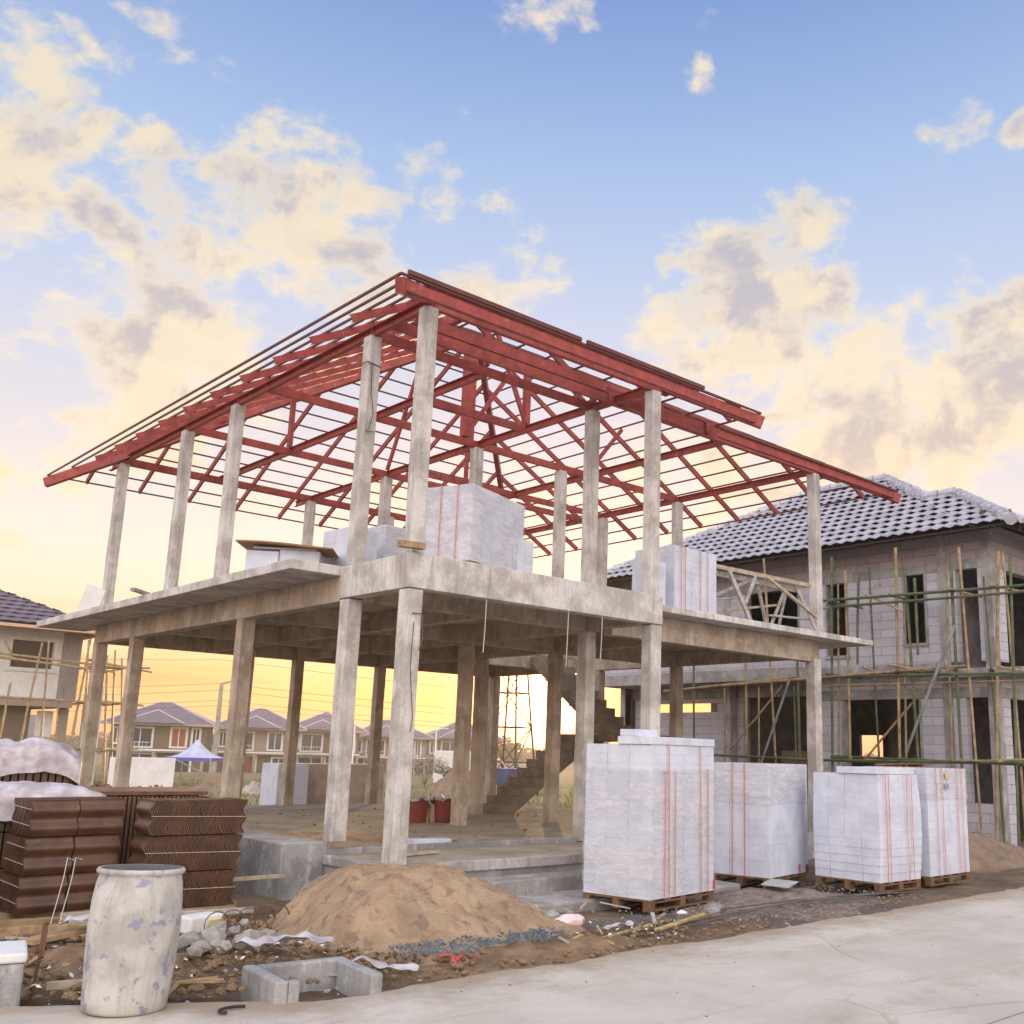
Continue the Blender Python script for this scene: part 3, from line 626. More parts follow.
# ================================================================== BLOCK PALLETS
def block_pallet(loc, rz, a, b, h, label, group, wrap=None, strapx=(), strapy=(), toprow=0, bowed=0.0, warm=False, pal=True, bw=.3, yellow=False):
    """near corner of the stack at loc; a along local x, b along local y"""
    t = thing('block_pallet', loc, label, 'block pallet', group, rz)
    z0 = .12 if pal else 0.0
    nx = max(2, round(a / bw)); ny = max(2, round(b / bw)); nz = max(2, round(h / .1)); dx, dy, dz = a / nx, b / ny, h / nz
    s = MB()
    for k in range(nz):
        for j in range(ny):
            for i in range(nx):
                if 0 < i < nx - 1 and 0 < j < ny - 1 and k < nz - 1: continue
                q = .004; e = [rnd(-.0016, .0016) for _ in range(2)]
                bo = bowed * math.sin(math.pi * (k + .5) / nz)
                z_ = z0 + k * dz
                s.box(i * dx + .0022 + e[0] - (bo if i == 0 else 0), (i + 1) * dx - .0022 + e[0] + (bo if i == nx - 1 else 0), j * dy + .0016 + e[1] - (bo if j == 0 else 0), (j + 1) * dy - .0016 + e[1], z_ + .0006, z_ + dz - .0006)
    s.build('block_stack', BLOCK_SHADED if warm else BLOCK, t, world=False)
    if pal:
        p = MB()
        for i in range(5): p.box(i * (a - .10) / 4, i * (a - .10) / 4 + .10, .0, b, .098, .118)
        for j in range(3):
            y = j * (b - .09) / 2
            for i in range(3): x = i * (a - .10) / 2; p.box(x, x + .10, y, y + .09, .018, .080)
            p.box(0, a, y, y + .09, .0805, .0975); p.box(0, a, y, y + .09, 0, .0175)
        p.build('pallet', PALLET, t, world=False)
    if toprow:
        for i in range(toprow):
            x = .02 + i * .36 + rnd(-.01, .01)
            MB().box(x, x + .34, .02 + rnd(-.02, .02), .62, z0 + h + .002, z0 + h + .078).build('top_block', BLOCK, t, world=False, bevel=.004)
    if wrap:
        za, zb = z0 + wrap[0] * h, z0 + wrap[1] * h
        F = MB(); cs = [(-.008, -.008), (a + .008, -.008), (a + .008, b + .008), (-.008, b + .008)]
        per = [];
        for c in range(4):
            p0, p1 = Vector(cs[c]), Vector(cs[(c + 1) % 4])
            for i in range(26): per.append(p0.lerp(p1, i / 26))
        R_ = 46; n0 = len(per)
        for r_ in range(R_ + 1):
            for i, p in enumerate(per):
                z = za + (zb - za) * r_ / R_
                o = .009 * noise.noise(Vector((p.x * 2.5, p.y * 2.5, z * 16 + 3 * p.x + loc[0]))) + .004 * noise.noise(Vector((p.x * 9, p.y * 9, z * 30 + loc[0])))
                edge = (.03 * noise.noise(Vector((p.x * 4 + 3, p.y * 4, loc[0] * 3)))) if r_ in (0,) else 0
                c = Vector((a / 2, b / 2)); dd = (p - c).normalized()
                F.v.append(Vector((p.x + dd.x * (.003 + abs(o)), p.y + dd.y * (.003 + abs(o)), z + edge)))
        for r_ in range(R_):
            for i in range(n0): F.f.append((r_ * n0 + i, r_ * n0 + (i + 1) % n0, (r_ + 1) * n0 + (i + 1) % n0, (r_ + 1) * n0 + i)); F.m.append(0)
        F.build('stretch_wrap', FILM, t, world=False, smooth=True)
    e = .027 + bowed
    def strap(axis, u, z_hi=1.0, tilt=0.0):
        q = MB(); zt = z0 + h * z_hi + (.080 if toprow and z_hi == 1.0 else .003)
        if axis == 'x':
            q.beam((u + tilt, -e, z0), (u, -e, zt), .013, .002, (0, 1, 0)); q.beam((u, b + e, z0), (u, b + e, zt), .013, .002, (0, 1, 0)); q.box(u - .0085, u + .0085, -e, b + e, zt, zt + .0015)
        else:
            q.beam((-e, u + tilt, z0), (-e, u, zt), .013, .002, (1, 0, 0)); q.beam((a + e, u, z0), (a + e, u, zt), .013, .002, (1, 0, 0)); q.box(-e, a + e, u - .0085, u + .0085, zt, zt + .0015)
        q.build('strap', ORANGE, t, world=False)
    for u in strapx: strap('x', *(u if isinstance(u, tuple) else (u,)))
    for u in strapy: strap('y', *(u if isinstance(u, tuple) else (u,)))
    return t
GP = 'pallets of aerated concrete blocks on the ground'; UP = 'pallets of aerated concrete blocks on the upper floor'
p1 = block_pallet((1.98, -1.90, .20), .15, 1.287, .90, 1.61, 'tallest white block pallet, wrapped in smeared film, standing in front of the porch', GP, wrap=(.02, .84), strapx=((.24, .82, .0), (.30, 1.0, .03), (.44, .82), (.95, 1.0, .03), (1.12, .84)), strapy=(), toprow=0, bw=.315)
for (x0, x1, y0, y1, z0, z1, lab) in [(.16, .62, -.02, .26, 1.79, 1.86, 'long thin white block lying on top of the tallest pallet, near its left corner'), (.0, .34, .30, .62, 1.703, 1.79, 'short white block sitting flat on the back left of the tallest pallet')]:
    pass
blk = MB().box(-.02, 1.29, -.01, .45, 0, .085); o_ = blk.build('loose_block', BLOCK, None, bevel=.006); o_.location = (1.98, -1.90, 1.932); o_.rotation_euler = (0, 0, .15)
tag(o_, 'long thin row of white blocks along the top of the tallest pallet', 'block', 'loose blocks on the tallest pallet')
o_ = MB().box(0, .40, 0, .22, 0, .075).build('loose_block', BLOCK, None, bevel=.006); o_.location = (1.93, -1.70, 2.019); o_.rotation_euler = (0, 0, .10)
tag(o_, 'single white block at the very top of the tallest pallet, left end', 'block', 'loose blocks on the tallest pallet')
for (y0, z0, lab) in [(.20, 1.70, 'upper left'), (.42, 1.70, 'second')]: pass
p2 = block_pallet((4.776, -1.353, .20), .185, 1.098, .86, 1.42, 'white block pallet with creased film round its upper third, just right of the tallest one', GP, wrap=(.64, 1.0), strapy=(.34, .52), bw=.28)
p3 = block_pallet((5.78, -.60, .20), .05, 1.0, 1.0, 1.42, 'white block pallet mostly hidden between its neighbours, only a narrow strip showing', GP, strapx=(.3, .7))
p4 = block_pallet((5.63, -2.423, .20), -.015, .962, .975, 1.33, 'unwrapped bulging block pallet with flat blocks laid on its front edge', GP, strapx=(.10, .17, .60, .72), toprow=0, bowed=.03, bw=.24)
for i in range(3):
    o_ = MB().box(0, .31, 0, .60, 0, .085).build('loose_block', BLOCK, None, bevel=.006); o_.location = (5.60 + i * .325, -2.44 + .012 * i, 1.653); o_.rotation_euler = (0, 0, rnd(-.03, .03))
    tag(o_, ['flat block on the front edge of the bulging pallet, left one of three', 'flat block on the front edge of the bulging pallet, middle one of three', 'flat block on the front edge of the bulging pallet, right one of three'][i], 'block', 'flat blocks on the bulging pallet')
p5 = block_pallet((6.896, -2.413, .20), .036, 1.184, .95, 1.42, 'white block pallet with a printed film band round its top, rightmost on the ground', GP, wrap=(.70, 1.0), strapx=(.22, .40, .86, 1.0), bw=.29)
yl = MB().box(.50, .62, -.026, -.024, 1.40, 1.48); yl.build('printed_label', mat('yellow_print', (.55, .42, .12), (.6, .55, .3), rough=.6, scale=20), p5, world=False)
MB().box(.48, .60, -.026, -.024, 1.26, 1.34).build('printed_label', mat('blue_print', (.16, .20, .30), (.4, .42, .5), rough=.6, scale=20), p5, world=False)
for (p_, x) in ((p1, 1.25), (p2, .85)):
    MB().box(x, x + .03, -.022, -.018, .14, .24).build('red_mark', mat('red_ink', (.6, .02, .06)), p_, world=False)
# upper floor
block_pallet((1.08, .37, 3.99), .36, 1.30, .78, .97, 'large film wrapped block pallet on the upper floor, behind the front beam', UP, wrap=(.0, 1.0), strapx=(), strapy=(.2, .45), bw=.28)
block_pallet((2.15, .75, 3.99), .2, .34, .6, .50, 'low white block pallet peeping out right of the large wrapped one upstairs', UP)
block_pallet((5.11, .62, 4.00), .05, 1.06, .80, .97, 'white block pallet with orange straps on the right balcony beside the wooden trestle', UP, strapx=(.14, .24, .62, .80), bw=.20, pal=False)
block_pallet((4.42, .62, 4.0), .0, .5, .22, .66, 'narrow white block stack showing as a strip left of the last front column upstairs', UP, pal=False)
block_pallet((1.55, 3.1, 3.99), .10, .80, .9, .92, 'wrapped white block pallet seen between the two nearest upper columns', UP, wrap=(0, 1.0))
block_pallet((.75, 2.75, 3.99), .10, .5, .6, .70, 'narrow white block pallet showing just left of the second upper column', UP)
# low crate under a brown sheet
lw = thing('block_pallet', (-.52, 3.15, 4.0), 'low block stack under a warped brown plywood sheet on the left balcony', 'block pallet', UP, -.62)
MB().box(0, .42, 0, .62, 0, .34).box(.424, .95, .03, .62, 0, .37).box(.08, .9, .05, .6, .372, .405).build('block_stack', BLOCK, lw, world=False, bevel=.01)
pl = MB().grid(lambda u, v: (-.12 + 1.25 * u, -.15 + .95 * v, .415 + .03 * math.sin(u * 3 + 1) + .035 * v), 10, 4); o_ = pl.build('plywood_sheet', PLY, lw, world=False); o_.modifiers.new('s', 'SOLIDIFY').thickness = .018
# under the house, far side
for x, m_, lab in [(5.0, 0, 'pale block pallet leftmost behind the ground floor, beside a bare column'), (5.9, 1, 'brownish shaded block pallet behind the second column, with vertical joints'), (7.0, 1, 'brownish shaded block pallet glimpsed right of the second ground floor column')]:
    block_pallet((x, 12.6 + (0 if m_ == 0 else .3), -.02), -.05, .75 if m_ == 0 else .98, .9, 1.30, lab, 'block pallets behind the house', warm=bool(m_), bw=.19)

# ================================================================== ROOF TILE BUNDLES
def tile_bundle(loc, rz, along, n, pitch, L=.415, Hh=.325, amp=.020, lab='', name='roof_tile_bundle', group='bundles of brown roof tiles'):
    """wavy tiles standing on edge; their normal runs along local y (along='y') or x"""
    t = thing(name, loc, lab, 'roof tiles', group, rz)
    s = MB(); prof = [(amp * math.cos(2 * math.pi * (2 * j / 24.0) + .6), Hh * j / 24.0) for j in range(25)]
    for i in range(n):
        o = i * pitch + rnd(-.002, .002); th = pitch * .62; dz = rnd(-.002, .002); du = rnd(-.004, .004)
        vs = []
        for (d, z) in prof:
            for w_ in (0, th):
                for l in (0, L):
                    vs.append((l + du, o + d + w_, z + dz) if along == 'y' else (o + d + w_, l + du, z + dz))
        k = len(s.v); s.v += [Vector(v) for v in vs]
        for j in range(24):
            b = k + j * 4; c = b + 4
            s.f += [(b, b + 1, c + 1, c), (b + 2, c + 2, c + 3, b + 3), (b, c, c + 2, b + 2), (b + 1, b + 3, c + 3, c + 1)]; s.m += [0] * 4
        b = k; s.f += [(b, b + 2, b + 3, b + 1)]; b = k + 96; s.f += [(b, b + 1, b + 3, b + 2)]; s.m += [0, 0]
    s.build('tiles', BROWN_TILE, t, world=False)
    q = MB(); D = n * pitch
    if along == 'y':
        for z in (Hh * .30, Hh * .74): q.tube([(-.006, 0, z), (-.006, D, z + .02), (-.006, D, z + .02)], .003, 4)
    else:
        q.tube([(0, -.006, Hh * .55), (D, -.006, Hh * .50)], .003, 4)
    q.build('binding_wire', STRING, t, world=False)
    return t
row = ['bottom', 'middle', 'top']
ra = .08
for k in range(3):
    for c in range(2):
        ca, sa = math.cos(ra), math.sin(ra); lx = c * .43 - .012 * (2 - k)
        tile_bundle((-3.35 + lx * ca, .84 + lx * sa, .27 + k * .338), ra, 'y', 22, .021, lab='%s bundle in the %s column of brown roof tiles behind the barrel' % (row[k], ['left', 'right'][c]))
rb = -.04
for k in range(3):
    tile_bundle((-2.43 + .02 * k, .52, .27 + k * .338), rb, 'x', 44, .0212, lab='%s layer of the long ribbed stack of brown roof tiles' % row[k])
for (x, y, n, lab) in [(-3.5, .9, 1, 0)]: pass
sk = thing('timber_bearer', (-3.3, .9, .13), 'rough timber bearers lying under the brown roof tile stacks', 'timber')
MB().box(-3.6, -2.5, .55, .68, .12, .265, rz=-.2, c=(-3.4, .8, 0)).build('bearer', WOOD, sk); MB().box(-3.6, -1.4, 1.05, 1.18, .12, .262, rz=-.2, c=(-3.4, .8, 0)).build('bearer', WOOD, sk)
MB().box(-2.5, -1.5, .52, .64, .12, .262, rz=-.2, c=(-2.4, .6, 0)).build('bearer', WOOD, sk)
# darker stack behind, with tops visible
bt = thing('roof_tile_stack', (-1.5, 2.6, .2), 'dark brown roof tile stack with a flat top, behind the ribbed stack', 'roof tiles')
s = MB()
s.box(-2.62, -1.28, 1.72, 2.88, 1.262, 1.30, rz=-.12, c=(-1.7, 2.3, 0))
for i in range(30): s.box(-2.60 + i * .045, -2.60 + i * .045 + .03, 1.7, 2.9, .25, 1.25 + rnd(-.004, .004), rz=-.12, c=(-1.7, 2.3, 0))
s.build('tiles', BROWN_TILE, bt)
# stacks under white plastic sheeting
def draped(name, x0, x1, y0, y1, z0, z1, lab, rz, sag=.10):
    t = thing(name, ((x0 + x1) / 2, (y0 + y1) / 2, z0), lab, 'roof tiles', 'roof tile stacks under plastic')
    s = MB(); n = 30; c = ((x0 + x1) / 2, (y0 + y1) / 2, 0)
    hs = z1 - z0 - sag - .05
    for j in range(3):
        for i in range(n):
            xx = x0 + .04 + (x1 - x0 - .08) * i / n; s.box(xx, xx + (x1 - x0) / n * .7, y0 + .03, y1 - .03, z0 + hs * j / 3, z0 + hs * (j + 1) / 3 - .015, rz=rz, c=c)
    s.build('tiles', BROWN_TILE, t)
    R_ = Matrix.Rotation(rz, 3, 'Z'); cc = Vector(c)
    def fn(u, v):
        a = u * 1.24 - .12; b = v * 1.3 - .15
        x = x0 - .04 + (x1 - x0 + .08) * max(0, min(1, a)); y = y0 - .04 + (y1 - y0 + .08) * max(0, min(1, b))
        over = max(0, -a, a - 1) * (x1 - x0) + max(0, -b, b - 1) * (y1 - y0)
        nz = noise.noise(Vector((x * 2.6, y * 2.6, z1))) ; n2 = noise.noise(Vector((x * 7, y * 7, z1)))
        rim = min(a, 1 - a, b, 1 - b)
        z = z1 - sag + sag * (.62 + .7 * nz) + .018 * n2 - .012 * abs(noise.noise(Vector((x * 14, y * 5, z1)))) - (over * 1.5)
        if rim < .1: z -= (.1 - max(rim, 0)) * .9
        z = max(z, z0 + .1)
        ex = .03 * n2
        p = Vector((x + (ex if 0 < a < 1 else ex * 2 - math.copysign(.02, .5 - a)), y + ex, z)) - cc; p.z = z
        q = R_ @ Vector((p.x, p.y, 0)); return (q.x + cc.x, q.y + cc.y, z)
    o = MB(); o.grid(fn, 54, 40); o.build('plastic_sheet', PLASTIC_W, t, smooth=True)
    return t
draped('covered_tile_stack', -4.6, -2.25, 3.2, 4.3, .25, 1.84, 'tall brown tile stack humped under wrinkled white plastic, far left', -.1, .22)
draped('covered_tile_stack', -4.4, -2.45, 1.75, 2.75, .25, 1.39, 'lower tile stack under a thin white plastic sheet, just behind the brown bundles', -.15, .07)
draped('covered_tile_stack', -4.95, -4.06, .1, .95, .2, 1.36, 'tile stack under white plastic at the left picture edge, touching the brown bundles', -.1, .08)

# ================================================================== BARREL, DRAIN BOX, HEAP AND DEBRIS
bar = thing('barrel', (-3.70, -2.80, .205), 'pale dented plastic barrel with blue smears standing upright at the road edge', 'barrel')
Rb = [(0, 0), (.255, 0), (.272, .02), (.279, .10), (.290, .25), (.302, .42), (.303, .52), (.296, .66), (.283, .77), (.272, .815), (.272, .825), (.290, .832), (.292, .85), (.284, .862), (.272, .862), (.262, .85), (.262, .80), (.275, .6), (.285, .4), (.26, .05)]
bb = MB().lathe(Rb[:15], 56); 
for v in bb.v:
    a = math.atan2(v.y, v.x); dd = 1 + .018 * noise.noise(Vector((math.cos(a) * 1.4, math.sin(a) * 1.4, v.z * 2.2 + 4))) - .03 * math.exp(-((v.z - .3) ** 2) / .03) * max(0, math.cos(a + 2.6)) ** 4
    v.x *= dd; v.y *= dd
bb.build('shell', BARREL, bar, world=False, smooth=True)
MB().lathe(Rb[14:] + [(0, .05)], 48).build('inner_wall', BARREL_IN, bar, world=False, smooth=True)
bar.rotation_euler = (rad(-1.0), rad(1.6), 0); bar.scale = (.90, .90, .97)

dr = thing('drain_box', (-2.5, -2.6, .2), 'open cast concrete drain box half sunk at the road edge', 'drain box')
D0 = Matrix.Rotation(-.10, 3, 'Z')
def dbox(x0, x1, y0, y1, z0, z1, nm):
    m = MB().box(x0, x1, y0, y1, z0, z1); m.v = [D0 @ v + Vector((-2.93, -3.25, 0)) for v in m.v]; m.build(nm, CONC_GREY, dr, bevel=.014)
dbox(0, .09, 0, .62, .04, .34, 'box_wall'); dbox(.091, .74, .53, .62, .04, .335, 'box_wall'); dbox(.65, .74, -.04, .529, .04, .33, 'box_wall'); dbox(.091, .17, 0, .08, .04, .332, 'box_wall')
dbox(.0905, .649, .081, .529, .03, .10, 'box_floor')

cb = thing('concrete_block', (-4.5, -1.9, .15), 'white topped concrete kerb block with a wire hook, at the left picture edge', 'concrete block')
MB().box(-5.0, -4.06, -2.2, -1.72, .14, .44, rz=-.25, c=(-4.4, -1.9, 0)).build('body', CONC_GREY, cb, bevel=.02); MB().box(-5.0, -4.05, -2.21, -1.71, .441, .50, rz=-.25, c=(-4.4, -1.9, 0)).build('capping', WHITE, cb, bevel=.015)
MB().tube([(-4.02, -2.05, .12), (-4.0, -2.06, .42), (-3.98, -2.0, .62), (-3.9, -1.8, .60), (-3.95, -1.95, .4)], .010, 6).build('wire_hook', RUST, cb)
o_ = MB().box(0, .34, 0, .2, 0, .16).build('brick', CLAY, bevel=.012); o_.location = (-4.42, -2.18, .18); o_.rotation_euler = (0, 0, .25); tag(o_, 'earth coloured block in front of the white topped kerb block', 'block')

def heap(name, cx, cy, rx0, rx1, ry0, ry1, h, z0, m, lab, cat, res=90, rough=.05, seed=1.0, parent=None):
    s = MB()
    def fn(u, v):
        x = (u * 2 - 1); y = (v * 2 - 1)
        X = cx + x * (rx1 if x > 0 else rx0) * 1.15; Y = cy + y * (ry1 if y > 0 else ry0) * 1.15
        a = math.atan2(y, x); wob = 1 + .10 * noise.noise(Vector((math.cos(a) * 1.5, math.sin(a) * 1.5, seed)))
        d = math.hypot(x, y) * 1.15 / wob
        t = max(0, 1 - d); z = h * (1 - math.sqrt(d * d + .022) + .08) if d < 1.15 else -.3
        z = min(z, h * (.80 + .03 * noise.noise(Vector((X * 2, Y * 2, seed)))))
        fade = min(1, max(0, z / .08))
        z += fade * (rough * noise.noise(Vector((X * 2.2, Y * 2.2, seed))) + rough * .6 * noise.noise(Vector((X * 6, Y * 6, seed + 2))) - rough * 1.0 * max(0, noise.noise(Vector((X * 4, Y * 4, seed + 7))) - .35) * 2.4 + rough * .25 * noise.noise(Vector((X * 18, Y * 18, 3))) - rough * .9 * max(0, noise.noise(Vector((X * 7.5, Y * 7.5, seed + 4))) - .38) * 2.5)
        return (X, Y, z0 + z)
    s.grid(fn, res, res); o = s.build(name, m, parent, smooth=True)
    return tag(o, lab, cat)
heap('sand_heap', -.95, -1.28, .95, 2.05, 1.5, 1.35, .82, .12, SAND, 'large heap of brown sand in front of the porch corner', 'sand heap', 190, .085, 1.7)
heap('sand_drift', .5, 2.9, .45, 1.5, 1.2, 1.6, .10, .605, SAND, 'thin drift of sand on the floor behind the second column', 'sand', 60, .03, 8.7)
heap('soil_heap', 10.9, -.5, 2.1, 2.6, 1.3, 1.6, .70, .08, DIRTPATCH, 'low mound of brown soil beside the right hand house', 'soil heap', 70, .10, 4.2)
heap('gravel_heap', 4.2, -1.95, 1.9, 1.3, .9, 1.0, .16, .13, GRAVEL, 'low spread of dark gravel in front of the second block pallet', 'gravel heap', 70, .05, 9.2)
heap('soil_ridge', -.3, -2.85, 1.5, 1.6, .45, .6, .15, .13, CLAY, 'clayey spill of soil along the foot of the sand heap', 'soil heap', 60, .06, 6.1)
heap('soil_ridge', -3.0, -1.1, 1.6, 1.2, .9, .9, .16, .12, CLAY, 'trampled clay bank between the barrel and the tile stacks', 'soil heap', 80, .09, 3.3)

s = MB()
for i in range(260):
    a = rnd(3.3, 6.6); d = rnd(.9, 1.08); x, y = -.95 + d * (1.75 if math.cos(a) > 0 else .92) * math.cos(a), -1.28 + d * 1.35 * math.sin(a)
    if y < edge_y(x) + .05: continue
    s.rock((x, y, .22 + rnd(0, .03)), rnd(.008, .04))
tag(s.build('sand_clods', SAND), 'clods of sand rolled down to the foot of the sand heap', 'sand', kind='stuff')
# scattered stones
def scatter(n, xr, yr, r0, r1, m, name, lab, cat, z=.16, kind='stuff', flat=.7):
    s = MB()
    for i in range(n):
        x, y = rnd(*xr), rnd(*yr)
        if z < .25 and name != 'road_crumbs' and y < edge_y(x) + .03: continue
        r_ = r0 + (r1 - r0) * random.random() ** 3
        s.rock((x, y, max(ground_z(x, y), z) + r_ * .25), r_, flat=flat)
    o = s.build(name, m); return tag(o, lab, cat, kind=kind)
scatter(1500, (2.2, 6.0), (-3.1, -1.2), .006, .022, GRAVEL, 'gravel', 'loose gravel in front of the block pallets', 'gravel', .2)
scatter(1500, (-4.5, -1.6), (-2.9, .3), .008, .055, CLAY, 'clay_lumps', 'clay lumps strewn between barrel and tile stacks', 'soil', .22)
scatter(900, (-1.9, 2.4), (-3.27, -2.3), .006, .035, CLAY, 'clay_lumps', 'clay crumbs along the edge of the road', 'soil', .2)
scatter(900, (-4.5, 5.5), (-3.25, .6), .005, .024, RUBBLE, 'stone_chips', 'pale stone chips on the soil', 'stones', .18)
scatter(420, (-3.8, 9), (-9, -3.3), .003, .013, CLAY, 'road_crumbs', 'small crumbs of soil on the concrete road', 'soil', .204, flat=.4)
scatter(160, (.2, 8.5), (1.6, 9), .01, .04, CLAY, 'floor_crumbs', 'dirt crumbs on the ground floor slab', 'soil', .62)
# grey rubble by the drain box
for i in range(26):
    x, y = rnd(-2.95, -2.05), rnd(-1.75, -.95); r_ = rnd(.05, .13)
    s = MB().rock((0, 0, 0), r_, flat=.75); o = s.build('rubble_lump', RUBBLE); o.location = (x, y, .24 + rnd(0, .10)); tag(o, 'grey mortar lump in the rubble pile behind the drain box', 'rubble', 'mortar lumps behind the drain box')
# sticks bundle
stb = thing('stick_bundle', (-3.2, -2.4, .2), 'bundle of thin brown sticks lying between barrel and drain box', 'sticks')
for i in range(16): MB().tube([(-3.55 + rnd(-.04, .04), -2.35 + rnd(-.08, .08), .21 + rnd(0, .06)), (-3.02 + rnd(-.04, .04), -2.62 + rnd(-.06, .06), .21 + rnd(0, .06))], .010, 5).build('stick', WOOD, stb)
def plank(a, b, wd, ht, m, lab, name='plank', group=None):
    c = Vector(((a[0] + b[0]) / 2, (a[1] + b[1]) / 2, (a[2] + b[2]) / 2)); o = MB().beam(a, b, wd, ht).build(name, m, None, bevel=.004, loc=c)
    return tag(o, lab, 'timber', group)
DB = 'timber and poles lying on the ground'
plank((-3.15, .1, .30), (-1.6, -.15, .30), .05, .05, WOOD_GREY, 'long grey pole lying in front of the ribbed tile stack', 'pole', DB)
plank((-3.15, .35, .30), (-2.35, .15, .33), .09, .06, WOOD_P, 'pale round log end in front of the brown tile bundles', 'log', DB)
plank((-3.9, .2, .24), (-2.7, -.1, .24), .10, .10, WOOD, 'brown timber beam at the foot of the brown tile bundles', 'plank', DB)
plank((-3.75, -.9, .33), (-2.85, -.55, .38), .14, .04, WOOD, 'split brown board tilted on the clay bank', 'plank', DB)
plank((-3.95, -2.1, .25), (-3.35, -2.25, .25), .05, .05, WOOD_P, 'short pale stick pointing at the barrel', 'stick', DB)
plank((-3.9, -2.3, .22), (-3.3, -2.45, .22), .035, .03, WOOD_GREY, 'thin grey batten just left of the barrel foot', 'stick', DB)
plank((.35, -2.75, .20), (1.75, -2.35, .20), .045, .02, YELLOWW, 'yellow batten on the soil left of the tallest pallet', 'batten', DB)
plank((1.2, -2.72, .21), (2.3, -2.38, .22), .05, .025, YELLOWW, 'yellow batten in front of the tallest pallet', 'batten', DB)
plank((-1.85, .95, .44), (-.7, 1.0, .44), .04, .04, WOOD_P, 'thin pole leaning low beside the foundation wall', 'pole', DB)
for i, (a, b) in enumerate([((1.5, -2.75, .21), (5.2, -2.5, .24)), ((1.8, -2.6, .22), (5.4, -2.62, .24)), ((2.6, -2.35, .24), (5.0, -2.75, .23)), ((3.0, -2.5, .24), (6.2, -2.72, .22))]):
    m = Vector(a).lerp(Vector(b), .5) + Vector((0, .08, .03)); o_ = MB().tube([a, Vector(a).lerp(m, .5), m, m.lerp(Vector(b), .5), b], .009, 5).build('steel_bar', DARKMET); tag(o_, 'thin dark reinforcing bar lying across the gravel', 'steel bar', 'reinforcing bars across the gravel')
for i in range(70):
    x, y = rnd(-4.4, 1.8), rnd(-3.15, -.1) 
    if -2.2 < x < .9 and y > -2.4 or y < edge_y(x) + .1: continue
    L_ = rnd(.08, .35); a = rnd(0, 3.14); z = max(ground_z(x, y), .17) + .06; m_ = random.choice([WOOD, WOOD_P, WOOD_GREY, YELLOWW])
    o_ = MB().beam((-L_ / 2 * math.cos(a), -L_ / 2 * math.sin(a), 0), (L_ / 2 * math.cos(a), L_ / 2 * math.sin(a), rnd(0, .05)), rnd(.012, .04), rnd(.008, .02)).build('wood_offcut', m_); o_.location = (x, y, z); tag(o_, 'small splinter of scrap wood on the trampled soil', 'wood scrap', 'wood scraps on the soil')
# white sheet, bottle, bags
o_ = MB().box(0, .42, 0, .34, 0, .012).build('board_offcut', mat('pale_board', (.46, .47, .42), (.4, .4, .37), rough=.7)); o_.location = (4.22, -2.05, .315); o_.rotation_euler = (.03, -.06, .35); tag(o_, 'pale square board offcut lying on the gravel', 'board')
def bag(name, loc, sx, sy, sz, m, lab, cat='bag', rz=0):
    s = MB()
    def fn(u, v):
        a = u * 2 * math.pi; b = (v - .5) * math.pi; x, y, z = math.cos(a) * math.cos(b), math.sin(a) * math.cos(b), math.sin(b)
        k = 1 + .25 * noise.noise(Vector((x * 1.7, y * 1.7, z * 1.7 + loc[0]))) + .10 * noise.noise(Vector((x * 5, y * 5, z * 5)))
        return (x * sx * k, y * sy * k, z * sz * k)
    s.grid(fn, 28, 16); o = s.build(name, m, smooth=True); o.location = loc; o.rotation_euler = (0, 0, rz); return tag(o, lab, cat)
bag('plastic_bag', (.62, -2.15, .27), .16, .09, .06, PINKBAG, 'crumpled pink plastic bag near the porch steps', rz=-.3)
bag('plastic_bag', (.58, -1.93, .28), .08, .07, .06, CONC_GREY, 'small grey lump of plastic behind the pink bag')
bag('plastic_bottle', (2.55, -2.28, .26), .12, .07, .06, FILM, 'clear plastic container in front of the tallest pallet', 'container')
bag('plastic_bag', (2.15, -2.20, .22), .06, .05, .03, WHITE, 'tiny white scrap beside the clear container')
def cloth(name, pts, wd, m, lab, cat='plastic sheet'):
    s = MB()
    def fn(u, v):
        f = u * (len(pts) - 1); i = min(int(f), len(pts) - 2); p = Vector(pts[i]).lerp(Vector(pts[i + 1]), f - i)
        d = (Vector(pts[i + 1]) - Vector(pts[i])).normalized(); n = Vector((-d.y, d.x, 0)); k = .6 + .8 * abs(noise.noise(Vector((u * 6, 0, pts[0][0]))))
        p = p + n * (v - .5) * wd * k; p.z += .05 * noise.noise(Vector((p.x * 9, p.y * 9, 2))) + .03; return p
    s.grid(fn, 40, 8); o = s.build(name, m, smooth=True); o.modifiers.new('s', 'SOLIDIFY').thickness = .004; return tag(o, lab, cat)
cloth('plastic_strip', [(-2.62, -1.95, .33), (-2.2, -2.05, .36), (-1.95, -2.25, .33)], .20, PLASTIC_W, 'white plastic strip draped behind the drain box')
cloth('plastic_strip', [(-1.98, -2.60, .26), (-1.85, -2.85, .23), (-1.68, -3.02, .22)], .14, PLASTIC_W, 'white plastic strip on the road edge right of the drain box')
cloth('plastic_strip', [(-3.45, -.75, .42), (-3.25, -.95, .45), (-3.15, -1.0, .36)], .22, PLASTIC_W, 'torn bluish plastic rag on the clay bank left of the barrel')
cloth('plastic_strip', [(.75, -2.5, .22), (1.15, -2.45, .22)], .08, PLASTIC_W, 'white scrap strip beside the yellow batten')
